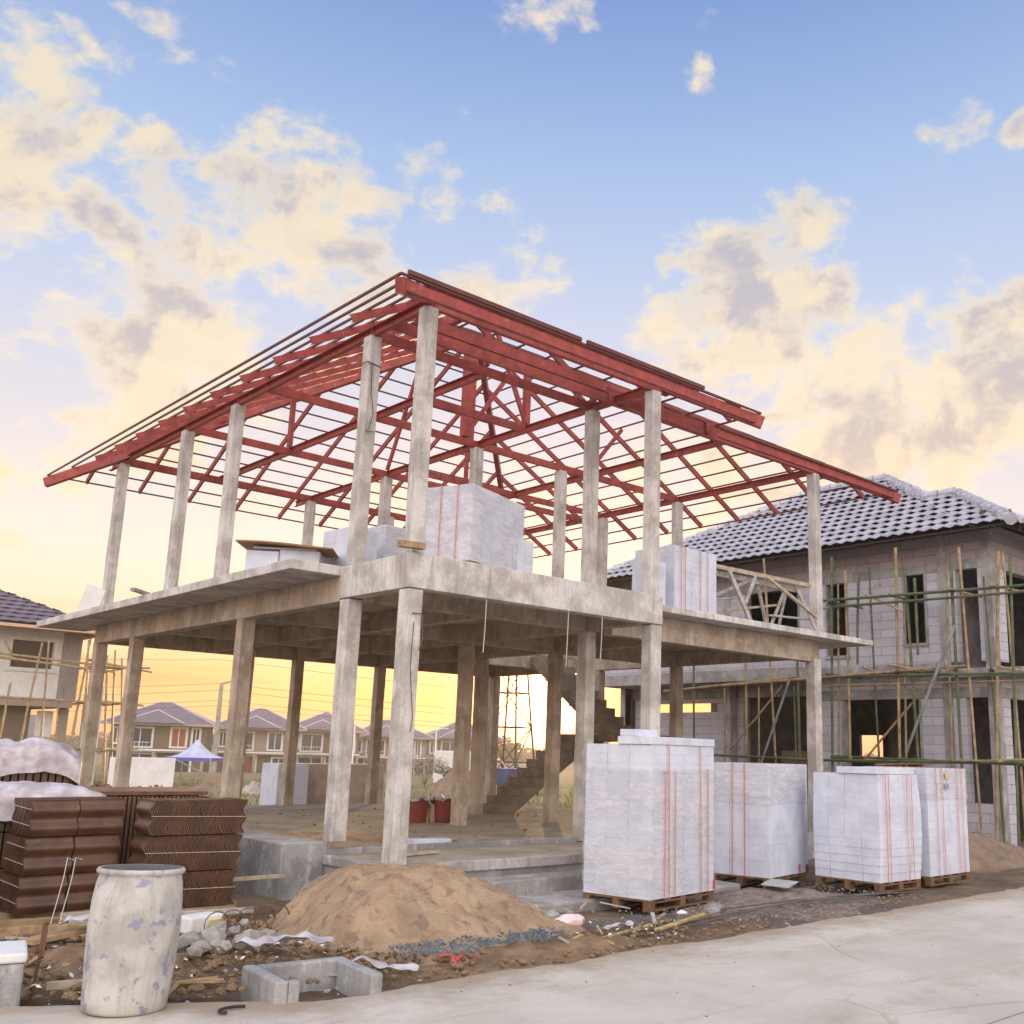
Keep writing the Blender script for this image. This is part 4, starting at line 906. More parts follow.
def flakes(name, cx, cy, rx, ry, n, m, lab, z=.2):
    q = MB()
    for i in range(n):
        a = rnd(0, 6.28); d = math.sqrt(random.random()); x, y = cx + rx * d * math.cos(a), cy + ry * d * math.sin(a)
        p = Vector((x, y, z(x, y) if callable(z) else z + rnd(0, .03))); u = Vector((rnd(-1, 1), rnd(-1, 1), rnd(-.5, .5))).normalized() * rnd(.008, .03); v = u.orthogonal().normalized() * rnd(.004, .012)
        q.add([p - u, p + v, p + u, p - v], [(0, 1, 2, 3)])
    return tag(q.build(name, m), lab, 'scraps', kind='stuff')
flakes('net_scraps', -1.2, -2.68, .50, .26, 420, BLUE, 'shredded blue netting at the foot of the sand heap', lambda x, y: .29 + .03 * noise.noise(Vector((x * 6, y * 6, 0))) + rnd(0, .03))
flakes('net_scraps', -.35, -2.60, .50, .24, 420, BLUE, 'shredded blue netting on the right flank of the sand heap', lambda x, y: .27 + .03 * noise.noise(Vector((x * 6, y * 6, 0))) + rnd(0, .03))
flakes('net_scraps', 1.5, -2.25, .7, .30, 350, BLUE, 'green blue net shreds in front of the tallest pallet', .19)
flakes('litter', -3.0, -1.3, 1.5, 1.3, 90, WHITE, 'scraps of white plastic and paper trodden into the clay', lambda x, y: max(ground_z(x, y), .17) + .09 + rnd(0, .03))
flakes('litter', .6, -2.6, 1.6, .5, 45, WHITE, 'pale scraps along the edge of the road', .215)
bx = thing('paper_sack', (-2.35, -.62, .25), 'torn white and yellow paper sack beside the tile stack', 'sack')
MB().box(-2.50, -2.15, -.75, -.55, .24, .38, rz=.3).build('sack', WHITE, bx, bevel=.02); MB().box(-2.32, -2.2, -.77, -.74, .27, .34, rz=.3, c=(-2.325, -.65, 0)).build('print', mat('yellow_print2', (.6, .5, .15)), bx)
o_ = MB().tube([(-1.35 + .04 * math.sin(i * .9) + i * .022, -2.80 - .10 * math.sin(i * .35), .26 - .004 * i + .02 * math.sin(i)) for i in range(18)], .009, 6).build('rope', PINK); tag(o_, 'pink rope end lying at the foot of the sand heap', 'rope')
o_ = MB().tube([(-3.20 + .10 * math.cos(t), -3.28 + .07 * math.sin(t), .222) for t in [.6 + i * .25 for i in range(14)]], .010, 6).build('hose_piece', BLACK); tag(o_, 'curved black hose piece on the road by the drain box', 'hose')
cl = thing('wire_coil', (-2.1, -.6, .3), 'loose rusty wire coils at the left foot of the sand heap', 'wire coil')
for i in range(5):
    cx, cy = -2.35 + i * .15, -1.05 + i * .03
    MB().tube([(cx + .12 * math.cos(t), cy + .03 * math.sin(t * 1.3), .34 + .11 * math.sin(t)) for t in [j * .42 for j in range(18)]], .005, 5).build('loop', RUST, cl)
lp = thing('wire_loop', (-3.3, .3, .3), 'tall thin wire loops leaning against the brown tile bundles', 'wire')
for dx in (0, .07): MB().tube([(-3.28 + dx, .15, .28), (-3.16 + dx, .35, .62), (-3.10 + dx, .5, .78), (-3.04 + dx, .5, .76)], .004, 5).build('loop', STRING, lp)
# on the porch and ground floor
o_ = MB().box(0, .52, 0, .2, 0, .075).build('loose_block', BLOCK, bevel=.006); o_.location = (1.34, 1.60, .622); o_.rotation_euler = (0, 0, -.22); tag(o_, 'single white block lying flat on the front edge of the ground floor', 'block')
plank((.55, .75, .615), (1.2, .85, .62), .07, .03, WOOD_P, 'short pale board on the porch left of the white block', 'plank')
def bucket(loc, lab):
    t = thing('bucket', loc, lab, 'bucket', 'red buckets on the ground floor')
    MB().lathe([(0, 0), (.155, 0), (.185, .33), (.195, .34), (.195, .36), (.17, .36), (.16, .30), (0, .29)], 24).build('pail', BUCKET, t, world=False, smooth=False)
    s = MB(); s.grid(lambda u, v: (.225 * v * math.cos(u * 6.283), .225 * v * math.sin(u * 6.283), .41 - .04 * v + .09 * noise.noise(Vector((math.cos(u * 6.283) * 3 * v, math.sin(u * 6.283) * 3 * v, loc[0])))), 24, 6); s.build('plastic_cover', PLASTIC_W, t, world=False, smooth=True)
bucket((3.75, 5.1, .62), 'left red bucket under crumpled white plastic, behind the porch corner column'); bucket((4.16, 4.98, .62), 'right red bucket with pale scuffs under white plastic, by the middle column')
o_ = MB().box(0, .1, 0, .1, 0, .3).build('loose_block', WOOD_P, bevel=.004); o_.location = (3.93, 4.95, .62); tag(o_, 'pale wooden post stub standing between the two red buckets', 'timber')
# small things on the upper floor
o_ = MB().beam((-.22, -.08, 4.05), (.10, -.1, 4.06), .09, .07).build('timber_stub', WOOD); tag(o_, 'short brown timber stub on the near corner of the front beam', 'timber')
o_ = MB().beam((-.35, 6.7, 4.06), (-.9, 6.1, 4.05), .07, .05).build('timber_stub', WOOD_GREY); tag(o_, 'plank end sticking out over the left balcony edge', 'timber')
o_ = MB().box(-.28, .28, -.01, .01, 0, .5).build('leaning_board', WHITE, bevel=.003); o_.location = (-.52, 9.35, 4.0); o_.rotation_euler = (rad(6), rad(18), rad(-40)); o_.scale = (.62, 1, .95); tag(o_, 'white board leaning against the farthest left upper column', 'board')
for i, (x, z1) in enumerate([(1.08, 2.95), (2.4, 2.88), (3.0, 3.02)]):
    o_ = MB().tube([(x, -.02, 3.6), (x + .01, 0, 3.2), (x - .01, -.01, z1)], .0055, 5).build('hanging_cord', STRING); tag(o_, ['thin cord hanging from the front beam, leftmost of three', 'cord hanging from the middle of the front beam', 'cord hanging from the front beam nearest the right porch column'][i], 'cord', 'cords hanging from the front beam')
# wooden trestle on the balcony
tr = thing('trestle', (7.8, .95, 4.0), 'rough grey wooden work trestle on the right balcony, beside the last column', 'trestle')
WG = WOOD_GREY
for a, b, wd, ht, m, nm in [((6.55, 1.0, 4.88), (9.0, .86, 4.86), .05, .07, WOOD_P, 'top_rail'), ((6.7, 1.12, 4.80), (8.8, 1.02, 4.77), .05, .09, WG, 'top_rail'), ((6.75, .9, 4.84), (7.1, .72, 4.0), .07, .06, WG, 'leg'), ((6.65, 1.15, 4.80), (6.5, 1.3, 4.0), .10, .05, WG, 'leg'),
    ((8.72, .95, 4.80), (9.0, .72, 4.0), .055, .05, WG, 'leg'), ((8.6, 1.1, 4.80), (8.35, 1.3, 4.0), .07, .05, WG, 'leg'), ((7.85, .88, 4.82), (9.02, .74, 4.28), .055, .05, WOOD_P, 'brace'), ((7.45, .88, 4.82), (7.02, .76, 4.30), .045, .05, WG, 'brace'), ((6.5, 1.35, 4.3), (7.5, 1.05, 4.78), .08, .05, WG, 'brace'),
    ((7.8, 1.1, 4.72), (8.25, 1.25, 4.0), .05, .05, WG, 'brace'), ((8.3, 1.25, 4.28), (9.0, .8, 4.24), .08, .03, WG, 'rail'), ((6.6, 1.2, 4.35), (7.15, .85, 4.42), .06, .03, WG, 'rail'), ((8.75, 1.2, 4.75), (8.6, 1.3, 4.0), .06, .04, WG, 'leg'), ((7.0, 1.2, 4.22), (8.6, 1.25, 4.5), .05, .04, WOOD_P, 'brace')]:
    MB().beam(a, b, wd, ht).build(nm, m, tr, bevel=.004)

# ================================================================== NEIGHBOUR HOUSE (right)
def hip_poly_roof(parent, RA, RB, EZ, SL, m, ridge_m, tile=(.30, .34), amp=.028, res=.075, capr=.075, step=.06):
    sf = make_surf(RA, RB, EZ, SL); hm = max(RA[1] - RA[0], RA[3] - RA[2]) / 2
    def strip(origin, cdir, sdir, clen, depth):
        s = MB(); nc = int(clen / res); nr = int(depth / tile[1]); P = {}
        fr = [0, .5, 1.12]
        idx = {}
        def vert(i, r, q):
            key = (i, r, q)
            if key in idx: return idx[key]
            c = i * res; d = (r + fr[q]) * tile[1]
            x = origin[0] + cdir[0] * c + sdir[0] * d; y = origin[1] + cdir[1] * c + sdir[1] * d
            ph = (c / tile[0] + (.5 if r % 2 else 0)) * 2 * math.pi
            z = EZ + SL * d + amp * (.5 + .5 * math.cos(ph)) + step * max(0, 1 - fr[q])
            idx[key] = len(s.v); s.v.append(Vector((x, y, z))); return idx[key]
        for r in range(nr + 1):
            for i in range(nc):
                c = (i + .5) * res; d = (r + .5) * tile[1]
                x = origin[0] + cdir[0] * c + sdir[0] * d; y = origin[1] + cdir[1] * c + sdir[1] * d
                if abs(EZ + SL * d - sf(x, y)) > .004 + SL * .012 or sf(x, y) < EZ - .01: continue
                a = [vert(i, r, 0), vert(i + 1, r, 0), vert(i + 1, r, 1), vert(i, r, 1), vert(i + 1, r, 2), vert(i, r, 2)]
                s.f += [(a[0], a[1], a[2], a[3]), (a[3], a[2], a[4], a[5])]; s.m += [0, 0]
        return s
    ul = MB(); n1_ = int((RA[1] - RA[0]) / .25); n2_ = int((RA[3] - min(RA[2], RB[2])) / .25); y0_ = min(RA[2], RB[2])
    P_u = {}
    for i in range(n1_ + 1):
        for j in range(n2_ + 1):
            x = RA[0] + .03 + (RA[1] - RA[0] - .06) * i / n1_; y = y0_ + .03 + (RA[3] - y0_ - .06) * j / n2_
            P_u[i, j] = len(ul.v); ul.v.append(Vector((x, y, sf(x, y) - .05)))
    for i in range(n1_):
        for j in range(n2_):
            q_ = [P_u[i, j], P_u[i + 1, j], P_u[i + 1, j + 1], P_u[i, j + 1]]
            if min(ul.v[k_].z for k_ in q_) > EZ - .10: ul.f.append(tuple(q_)); ul.m.append(0)
    ul.build('roof_underlay', STEEL, parent)
    W, D = RA[1] - RA[0], RA[3] - RA[2]; WB = RB[1] - RB[0]; DB_ = RB[3] - RB[2]
    roof = MB()
    for st in [strip((RA[0], min(RA[2], RB[2])), (0, 1), (1, 0), D + abs(RB[2] - RA[2]), W / 2 + .5), strip((RA[1], RA[2]), (0, 1), (-1, 0), D, W / 2 + .5), strip((RB[1], RB[2]), (0, 1), (-1, 0), DB_, WB / 2 + .3),
               strip((RA[0], RA[2]), (1, 0), (0, 1), W, D / 2 + .5), strip((RB[0], RB[2]), (1, 0), (0, 1), WB, WB / 2 + .5), strip((RA[0], RA[3]), (1, 0), (0, -1), W, D / 2 + .5)]:
        k = len(roof.v); roof.v += st.v; roof.f += [tuple(i + k for i in f_) for f_ in st.f]; roof.m += st.m
    R_ = roof.build('roof', m, parent, smooth=False); R_.modifiers.new('thick', 'SOLIDIFY').thickness = .018
    h2 = min(W, D) / 2; ax = (RA[0] + RA[1]) / 2; hb = WB / 2; bx = (RB[0] + RB[1]) / 2
    lines = [((RA[0], RA[3]), (RA[0] + h2, RA[3] - h2)), ((RA[1], RA[3]), (RA[1] - h2, RA[3] - h2)), ((RA[1], RA[2]), (RA[1] - h2, RA[2] + h2)),
             ((RB[0], RB[2]), (RB[0] + hb, RB[2] + hb)), ((RB[1], RB[2]), (RB[0] + hb, RB[2] + hb)), ((RB[0] + hb, RB[2] + hb), (bx, RA[2] + hb)), ((RA[0] + hb, RA[2] + hb), (RA[0] + h2, RA[2] + h2)), ((RA[0] + h2, RA[2] + h2), (RA[0] + h2, RA[3] - h2 + .01))]
    for a, b in lines:
        a3, b3 = Vector((*a, sf(*a) + .06)), Vector((*b, sf(*b) + .06)); L_ = (b3 - a3).length
        if L_ < .3: continue
        n = max(1, int(L_ / .33)); c = MB()
        for i in range(n):
            p, q = a3.lerp(b3, i / n), a3.lerp(b3, (i + .92) / n); c.tube([p, q], capr * 1.15, 8, r1=capr * .85)
        c.build('ridge_cap', ridge_m, R_ if False else parent, smooth=False)
    # soffit rafters and underside
    return sf
G2 = thing('neighbour_house', (14.9, .3, .1), 'half built house of white blocks with a grey tiled hip roof, on the right', 'building')
X = 14.9
def wy(v0, v1, z0, z1, m=None, x=X, th=.18, nm='wall'): MB().box(x, x + th, v0, v1, z0, z1).build(nm, m or BRICK_Y, G2)
def wx(u0, u1, z0, z1, m=None, y=.30, th=.18, nm='wall'): MB().box(u0, u1, y, y + th, z0, z1).build(nm, m or BRICK_X, G2)
cols2 = [(.28, .50), (1.30, 1.52), (4.72, 4.92), (7.45, 7.65), (11.3, 11.5)]
for a, b in cols2: MB().box(X - .02, X + .22, a, b, 0, 6.95).build('column', CONC_GREY, G2, bevel=.01)
for a, b in [(.505, 1.295), (1.525, 4.715), (4.925, 7.445), (7.655, 11.295)]:
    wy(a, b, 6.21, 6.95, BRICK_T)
    MB().box(X - .004, X + .2, a, b, 6.0, 6.205).build('lintel_beam', CONC_GREY, G2)
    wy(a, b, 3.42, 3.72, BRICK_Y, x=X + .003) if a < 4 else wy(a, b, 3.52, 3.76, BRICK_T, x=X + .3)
    MB().box(X - .002 + (.3 if a > 4.5 else 0), X + .21 + (.3 if a > 4.5 else 0), a, b, 3.20 if a < 4 else 3.34, 3.415 if a < 4 else 3.515).build('lintel_beam', CONC_GREY, G2)
# upper storey infill
wy(.505, .60, 3.97, 5.995); wy(1.10, 1.295, 3.97, 5.995)
wy(1.525, 1.86, 3.97, 5.995); wy(1.861, 2.34, 3.97, 4.40); wy(2.341, 3.90, 3.97, 5.995); wy(3.901, 4.45, 3.97, 4.22); wy(4.451, 4.715, 3.97, 5.995)
wy(4.925, 5.3, 3.97, 5.995); wy(5.301, 6.9, 3.97, 4.45); wy(6.901, 7.445, 3.97, 5.995); wy(7.655, 11.295, 3.97, 5.995)
for (a, b, z0, z1) in [(1.80, 1.86, 4.40, 5.99), (2.341, 2.41, 4.40, 5.99), (3.85, 3.905, 4.2, 5.99), (4.45, 4.50, 4.2, 5.99), (5.25, 5.305, 4.45, 5.99), (6.9, 6.96, 4.45, 5.99)]:
    MB().box(X - .012, X + .19, a, b, z0, z1).build('window_surround', CONC_GREY, G2)
for (a, b, z) in [(1.80, 2.41, 4.36), (3.85, 4.5, 4.18), (5.25, 6.96, 4.40)]: MB().box(X - .05, X + .17, a, b, z, z + .07).build('window_sill', CONC_GREY, G2)
# floor slab edge, balcony
MB().box(X - .45, X + .1, 1.45, 4.6, 3.76, 3.93).build('balcony', CONC_GREY, G2, bevel=.01)
MB().box(X - .30, X + .1, .2, 1.44, 3.62, 3.80).build('balcony', CONC_GREY, G2, bevel=.01)
MB().box(X - .9, X + .29, 4.61, 11.5, 3.66, 3.95).build('balcony', CONC_GREY, G2, bevel=.01)
MB().box(X - .9, X - .78, 4.62, 11.5, 3.952, 4.25).build('balcony_parapet', BRICK_Y, G2)
# ground storey infill
wy(.505, 1.295, 0, 1.0); wy(1.0, 1.295, 1.0, 3.19); wy(1.525, 2.10, 0, 3.19); wy(2.101, 4.05, 0, .45); wy(4.051, 4.715, 0, 3.19)
wy(4.925, 5.15, 0, 3.33, x=X + .3); wy(5.151, 7.2, 0, .9, x=X + .3); wy(7.201, 8.15, 0, 3.33, x=X + .3); wy(8.151, 10.4, 0, 2.98, x=X + .3); wy(8.151, 10.4, 3.22, 3.33, x=X + .3); wy(10.401, 11.2, 0, 3.33, x=X + .3)
for (a, b) in [(2.04, 2.105), (4.05, 4.12)]: MB().box(X - .01, X + .19, a, b, .45, 3.19).build('door_surround', CONC_GREY, G2)
for (a, b) in [(5.10, 5.16), (7.2, 7.27)]: MB().box(X + .29, X + .49, a, b, .9, 3.33).build('door_surround', CONC_GREY, G2)
# front face
for a in (18.0, 21.0, 22.905): MB().box(a, a + .22, .28, .5, 0, 6.95).build('column', CONC_GREY, G2, bevel=.01)
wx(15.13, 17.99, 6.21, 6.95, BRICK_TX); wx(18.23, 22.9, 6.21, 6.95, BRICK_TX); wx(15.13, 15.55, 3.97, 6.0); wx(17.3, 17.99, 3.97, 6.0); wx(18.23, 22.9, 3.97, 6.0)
MB().box(15.13, 22.9, .296, .5, 6.0, 6.205).build('lintel_beam', CONC_GREY, G2); MB().box(15.13, 22.9, .29, .5, 3.2, 3.41).build('lintel_beam', CONC_GREY, G2)
wx(15.13, 22.9, 3.415, 3.70); MB().box(14.7, 23.2, -.35, .278, 3.62, 3.80).build('balcony', CONC_GREY, G2, bevel=.01)
wx(15.13, 15.5, 0, 3.19); wx(17.2, 17.99, 0, 3.19); wx(18.23, 22.9, 0, 3.19)
# inside: slabs and partitions
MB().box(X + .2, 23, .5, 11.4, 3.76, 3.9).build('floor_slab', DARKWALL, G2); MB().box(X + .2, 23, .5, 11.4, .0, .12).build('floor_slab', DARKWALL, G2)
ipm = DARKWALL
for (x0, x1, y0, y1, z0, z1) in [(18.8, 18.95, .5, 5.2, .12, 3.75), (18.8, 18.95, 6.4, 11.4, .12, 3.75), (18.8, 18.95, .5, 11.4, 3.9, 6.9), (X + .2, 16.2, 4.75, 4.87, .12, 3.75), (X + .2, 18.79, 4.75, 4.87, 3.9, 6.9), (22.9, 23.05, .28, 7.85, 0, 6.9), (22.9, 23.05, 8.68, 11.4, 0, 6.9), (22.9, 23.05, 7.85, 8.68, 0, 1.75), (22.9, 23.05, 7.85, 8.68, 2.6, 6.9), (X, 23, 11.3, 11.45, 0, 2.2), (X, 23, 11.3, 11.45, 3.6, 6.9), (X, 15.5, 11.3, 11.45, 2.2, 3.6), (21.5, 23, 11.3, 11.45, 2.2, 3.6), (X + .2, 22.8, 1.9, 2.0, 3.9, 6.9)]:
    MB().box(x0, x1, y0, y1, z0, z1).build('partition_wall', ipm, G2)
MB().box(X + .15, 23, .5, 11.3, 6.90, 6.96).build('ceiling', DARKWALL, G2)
RA2 = (14.02, 23.6, .25, 12.3); RB2 = (14.02, 18.8, -.62, 6.0)
hip_poly_roof(G2, RA2, RB2, 6.70, .60, TILE_GREY, RIDGE, tile=(.30, .34), amp=.045, capr=.12, step=.055)
for y in [-.2 + i * .95 for i in range(13)]: MB().beam((14.1, y, 6.66), (14.95, y, 7.15), .05, .10).build('rafter_end', STEEL, G2)
for x in [14.6, 15.6, 16.6, 17.6]: MB().beam((x, -.55, 6.66), (x, .3, 7.15), .05, .10).build('rafter_end', STEEL, G2)
MB().box(14.20, 14.24, -.4, 12.2, 6.66, 6.71).build('eave_board', STEEL, G2); MB().box(14.25, 18.7, -.44, -.40, 6.66, 6.71).build('eave_board', STEEL, G2)
# a leaning panel visible inside the left ground opening
o_ = MB().box(0, .06, 0, 1.0, 0, 1.9).build('leaning_board', CREAM); o_.location = (16.6, 6.2, .12); o_.rotation_euler = (0, rad(4), 0); tag(o_, 'pale board standing inside the dark ground floor opening of the right house', 'board')

# bamboo scaffold in front of it
SC = thing('bamboo_scaffold', (13.75, 2.5, .1), 'scaffold of tied tan and green bamboo poles in front of the right house', 'scaffold')
def bam(a, b, m, r=.034, par=SC):
    a, b = Vector(a), Vector(b); L_ = (b - a).length; n = max(3, int(L_ / .38)); pts = []
    w = Vector((rnd(-.02, .02), rnd(-.02, .02), rnd(-.01, .01)))
    s = MB(); P = [a.lerp(b, i / n) + w * math.sin(math.pi * i / n) for i in range(n + 1)]
    s.tube(P, r, 7, r1=r * .82)
    for i in range(1, n):
        d = (P[i + 1] - P[i]).normalized(); rr = r * (1 - .18 * i / n); s.tube([P[i] - d * .006, P[i] + d * .006], rr * 1.16, 7)
    s.build('bamboo_pole', m, par)
U_ = 13.75; T_, G_ = BAMBOO_T, BAMBOO_G
for a, b, m in [((3.51, 6.41), (3.65, .1), G_), ((3.18, 6.07), (3.2, .1), T_), ((2.81, 5.96), (2.9, 3.9), G_), ((1.87, 6.42), (2.0, .1), T_), ((1.67, 5.95), (1.5, .1), G_), ((1.44, 5.7), (1.44, 4.04), G_), ((.61, 6.08), (.56, .1), G_), ((.41, 6.25), (.22, .1), T_), ((-.44, 6.06), (-.06, .1), T_), ((-.67, 5.91), (-.5, .1), G_),
    ((5.46, 6.6), (5.1, .1), T_), ((6.04, 4.9), (6.0, .1), T_), ((4.54, 4.5), (4.5, .1), G_), ((7.73, 4.8), (7.65, .1), G_)]:
    bam((U_ + rnd(-.03, .03), *a), (U_ + rnd(-.03, .03), *b), m, rnd(.030, .038))
for a, b, m in [((3.73, 5.4), (-1.6, 5.28), G_), ((3.47, 5.24), (-1.6, 5.16), G_), ((6.73, 3.54), (.36, 3.76), T_), ((3.78, 3.66), (-1.6, 3.55), G_), ((7.3, 1.86), (2.13, 1.78), G_), ((2.5, 1.73), (-1.5, 1.95), T_), ((8.68, 3.45), (4.46, 3.68), T_), ((4.7, 1.80), (-1.2, 1.86), G_), ((2.6, 5.44), (1.71, 4.98), T_), ((2.11, 3.86), (1.3, 3.68), T_), ((2.75, 3.85), (2.35, 3.7), T_)]:
    bam((U_ - .08 + rnd(-.02, .02), *a), (U_ - .08 + rnd(-.02, .02), *b), m, rnd(.028, .036))
bam((U_ - .15, .5, 4.59), (U_ - .15, 1.72, 2.0), STEELPIPE, .035); bam((U_ - .15, 4.66, 3.59), (U_ - .12, 5.6, 1.5), STEELPIPE, .03)
for y, z1, m in [(3.9, 5.9, T_), (2.9, 6.2, G_), (2.2, 5.6, T_), (1.2, 6.0, T_), (.2, 5.7, G_), (-.3, 6.2, T_), (4.9, 5.6, G_), (5.9, 5.2, T_), (7.0, 4.9, T_)]:
    bam((14.45 - (.7 if y > 4.6 else 0) * .6, y + rnd(-.1, .1), .1), (14.45 - (.7 if y > 4.6 else 0) * .6, y + rnd(-.15, .15), z1 if y < 4.6 else 3.5), m, .028)
for a, b, m in [((4.3, 5.35), (-1.2, 5.3), T_), ((4.2, 3.5), (-1.3, 3.48), T_), ((4.0, 1.9), (-1.2, 1.8), G_)]:
    bam((14.4, *a), (14.4, *b), m, .028)
bam((U_ + .1, 2.9, 1.8), (U_ + .1, 1.0, 3.7), T_, .026); bam((U_ + .05, 6.6, 2.0), (U_ + .05, 5.0, 3.5), T_, .026)
for z in (5.3, 3.65, 1.82):
    for y in (3.5, 1.9, .6, -.4): bam((U_ - .25, y + rnd(-.1, .1), z + .05), (14.86, y + rnd(-.1, .1), z + .04), G_ if y > 1 else T_, .028)
for z, y in ((5.3, .55), (3.65, 1.9), (1.82, .3), (5.3, 3.5), (3.62, -.2)):
    k = MB()
    for i in range(3): k.tube([(U_ - .1 + .06 * math.cos(t), y + .06 * math.sin(t), z + .02 * i) for t in [j * .7 for j in range(10)]], .006, 4)
    k.build('lashing', BLACK, SC)

# ================================================================== LEFT HOUSE
G3 = thing('neighbour_house', (3, 39, -.3), 'unfinished grey house with a mauve tiled roof at the left picture edge', 'building')
Y3 = 39.2
def b3(x0, x1, y0, y1, z0, z1, m, nm='wall'): MB().box(x0, x1, y0, y1, z0, z1).build(nm, m, G3)
for (x0, x1, z0, z1) in [(-6, 5.75, 3.5, 6.55), (5.751, 7.40, 3.5, 4.78), (5.751, 7.40, 5.95, 6.55), (7.401, 7.75, 3.5, 6.55)]: b3(x0, x1, Y3, Y3 + .2, z0, z1, WHITE)
b3(7.76, 8.55, Y3 - .02, Y3 + .2, 3.45, 6.5, SIDING, 'siding'); b3(8.35, 8.551, Y3 + .201, 48, 3.45, 6.5, SIDING, 'siding')
for i in range(7): b3(7.78 + i * .11, 7.81 + i * .11, Y3 - .05, Y3 - .021, 3.47, 6.48, SIDING, 'siding_rib')
b3(-6, 8.3, Y3 - .5, Y3 + 9, 3.15, 3.44, CREAM, 'balcony'); b3(-6, 8.34, 47.8, 48, 3.5, 6.5, DARKWALL); b3(-6, 8.3, 48, 48.2, -.5, 3.1, TAUPE)
b3(-6, 6.9, Y3 + .3, Y3 + .5, -.5, 3.1, TAUPE); b3(8.0, 8.35, Y3, Y3 + .35, -.5, 3.14, CREAM, 'pillar'); b3(4.2, 4.5, Y3, Y3 + .3, -.5, 3.14, CREAM, 'pillar')
for (x0, x1, z0, z1) in [(5.55, 5.75, 4.6, 6.1), (7.40, 7.58, 4.6, 6.1), (5.751, 7.399, 5.95, 6.1), (5.751, 7.399, 4.62, 4.78)]: b3(x0, x1, Y3 - .06, Y3 - .001, z0, z1, WHITE, 'window_frame')
b3(5.76, 7.39, Y3 + .25, Y3 + .3, 4.78, 5.95, MAUVE_DARK, 'window_opening')
for x in (7.15, 8.9): 
    b3(x, x + .65, Y3 + .23 if x < 8 else 48.3, Y3 + .28 if x < 8 else 48.35, 1.9, 3.0, WHITE, 'window_frame')
hip_poly_roof(G3, (-7, 9.2, 38.2, 50), (.5, 9.2, 37.4, 45), 6.5, .45, TILE_MAUVE, TILE_MAUVE, tile=(.5, .5), res=.125, capr=.11)
b3(-7, 9.2, 38.15, 38.2, 6.35, 6.5, mat('peach_fascia', (.62, .40, .28), rough=.8), 'fascia'); b3(9.15, 9.2, 38.2, 50, 6.35, 6.5, MATS['peach_fascia'], 'fascia')
b3(.6, 9.15, 37.42, 37.47, 6.33, 6.46, MATS['peach_fascia'], 'fascia')
S3 = thing('bamboo_scaffold', (7, 37.5, -.3), 'thin tan bamboo scaffold in front of the left hand house', 'scaffold')
for a, b in [((5.03, 5.74), (5.5, 4.96)), ((5.2, -.3), (5.45, 4.0)), ((6.0, -.3), (6.43, 5.75)), ((6.95, -.3), (6.69, 5.85)), ((8.09, 2.0), (8.35, 6.1)), ((4.9, 5.2), (9.9, 4.94)), ((5.1, 3.43), (9.5, 3.38)), ((4.9, 5.04), (9.5, 4.75)), ((8.7, -.3), (8.24, 6.04)), ((9.6, -.3), (9.1, 5.46)), ((9.95, -.3), (9.45, 5.71)), ((10.36, -.3), (9.75, 5.38)), ((8.4, 3.48), (10.9, 3.36)), ((8.3, 4.84), (11.0, 5.03)), ((8.5, 1.3), (10.9, 1.5)), ((8.83, 1.81), (8.98, 3.94)), ((4.9, 1.5), (8.5, 1.45)), ((7.5, -.3), (7.4, 3.4)), ((8.3, 5.2), (11.1, 4.85))]:
    bam((a[0], 37.5 + rnd(-.1, .1), a[1]), (b[0], 37.5 + rnd(-.1, .1), b[1]), BAMBOO_T, rnd(.05, .065), S3)
for x in (8.6, 9.3, 9.9):
    for z in (1.4, 3.4, 4.95): bam((x, 37.4, z), (x + .5, 42, z), BAMBOO_T, .05, S3)
o_ = MB().box(9.02, 9.75, 39.3, 39.6, -.5, 4.2).build('white_pillar', WHITE); tag(o_, 'tall white painted pillar standing between the left house and the house frame', 'pillar')

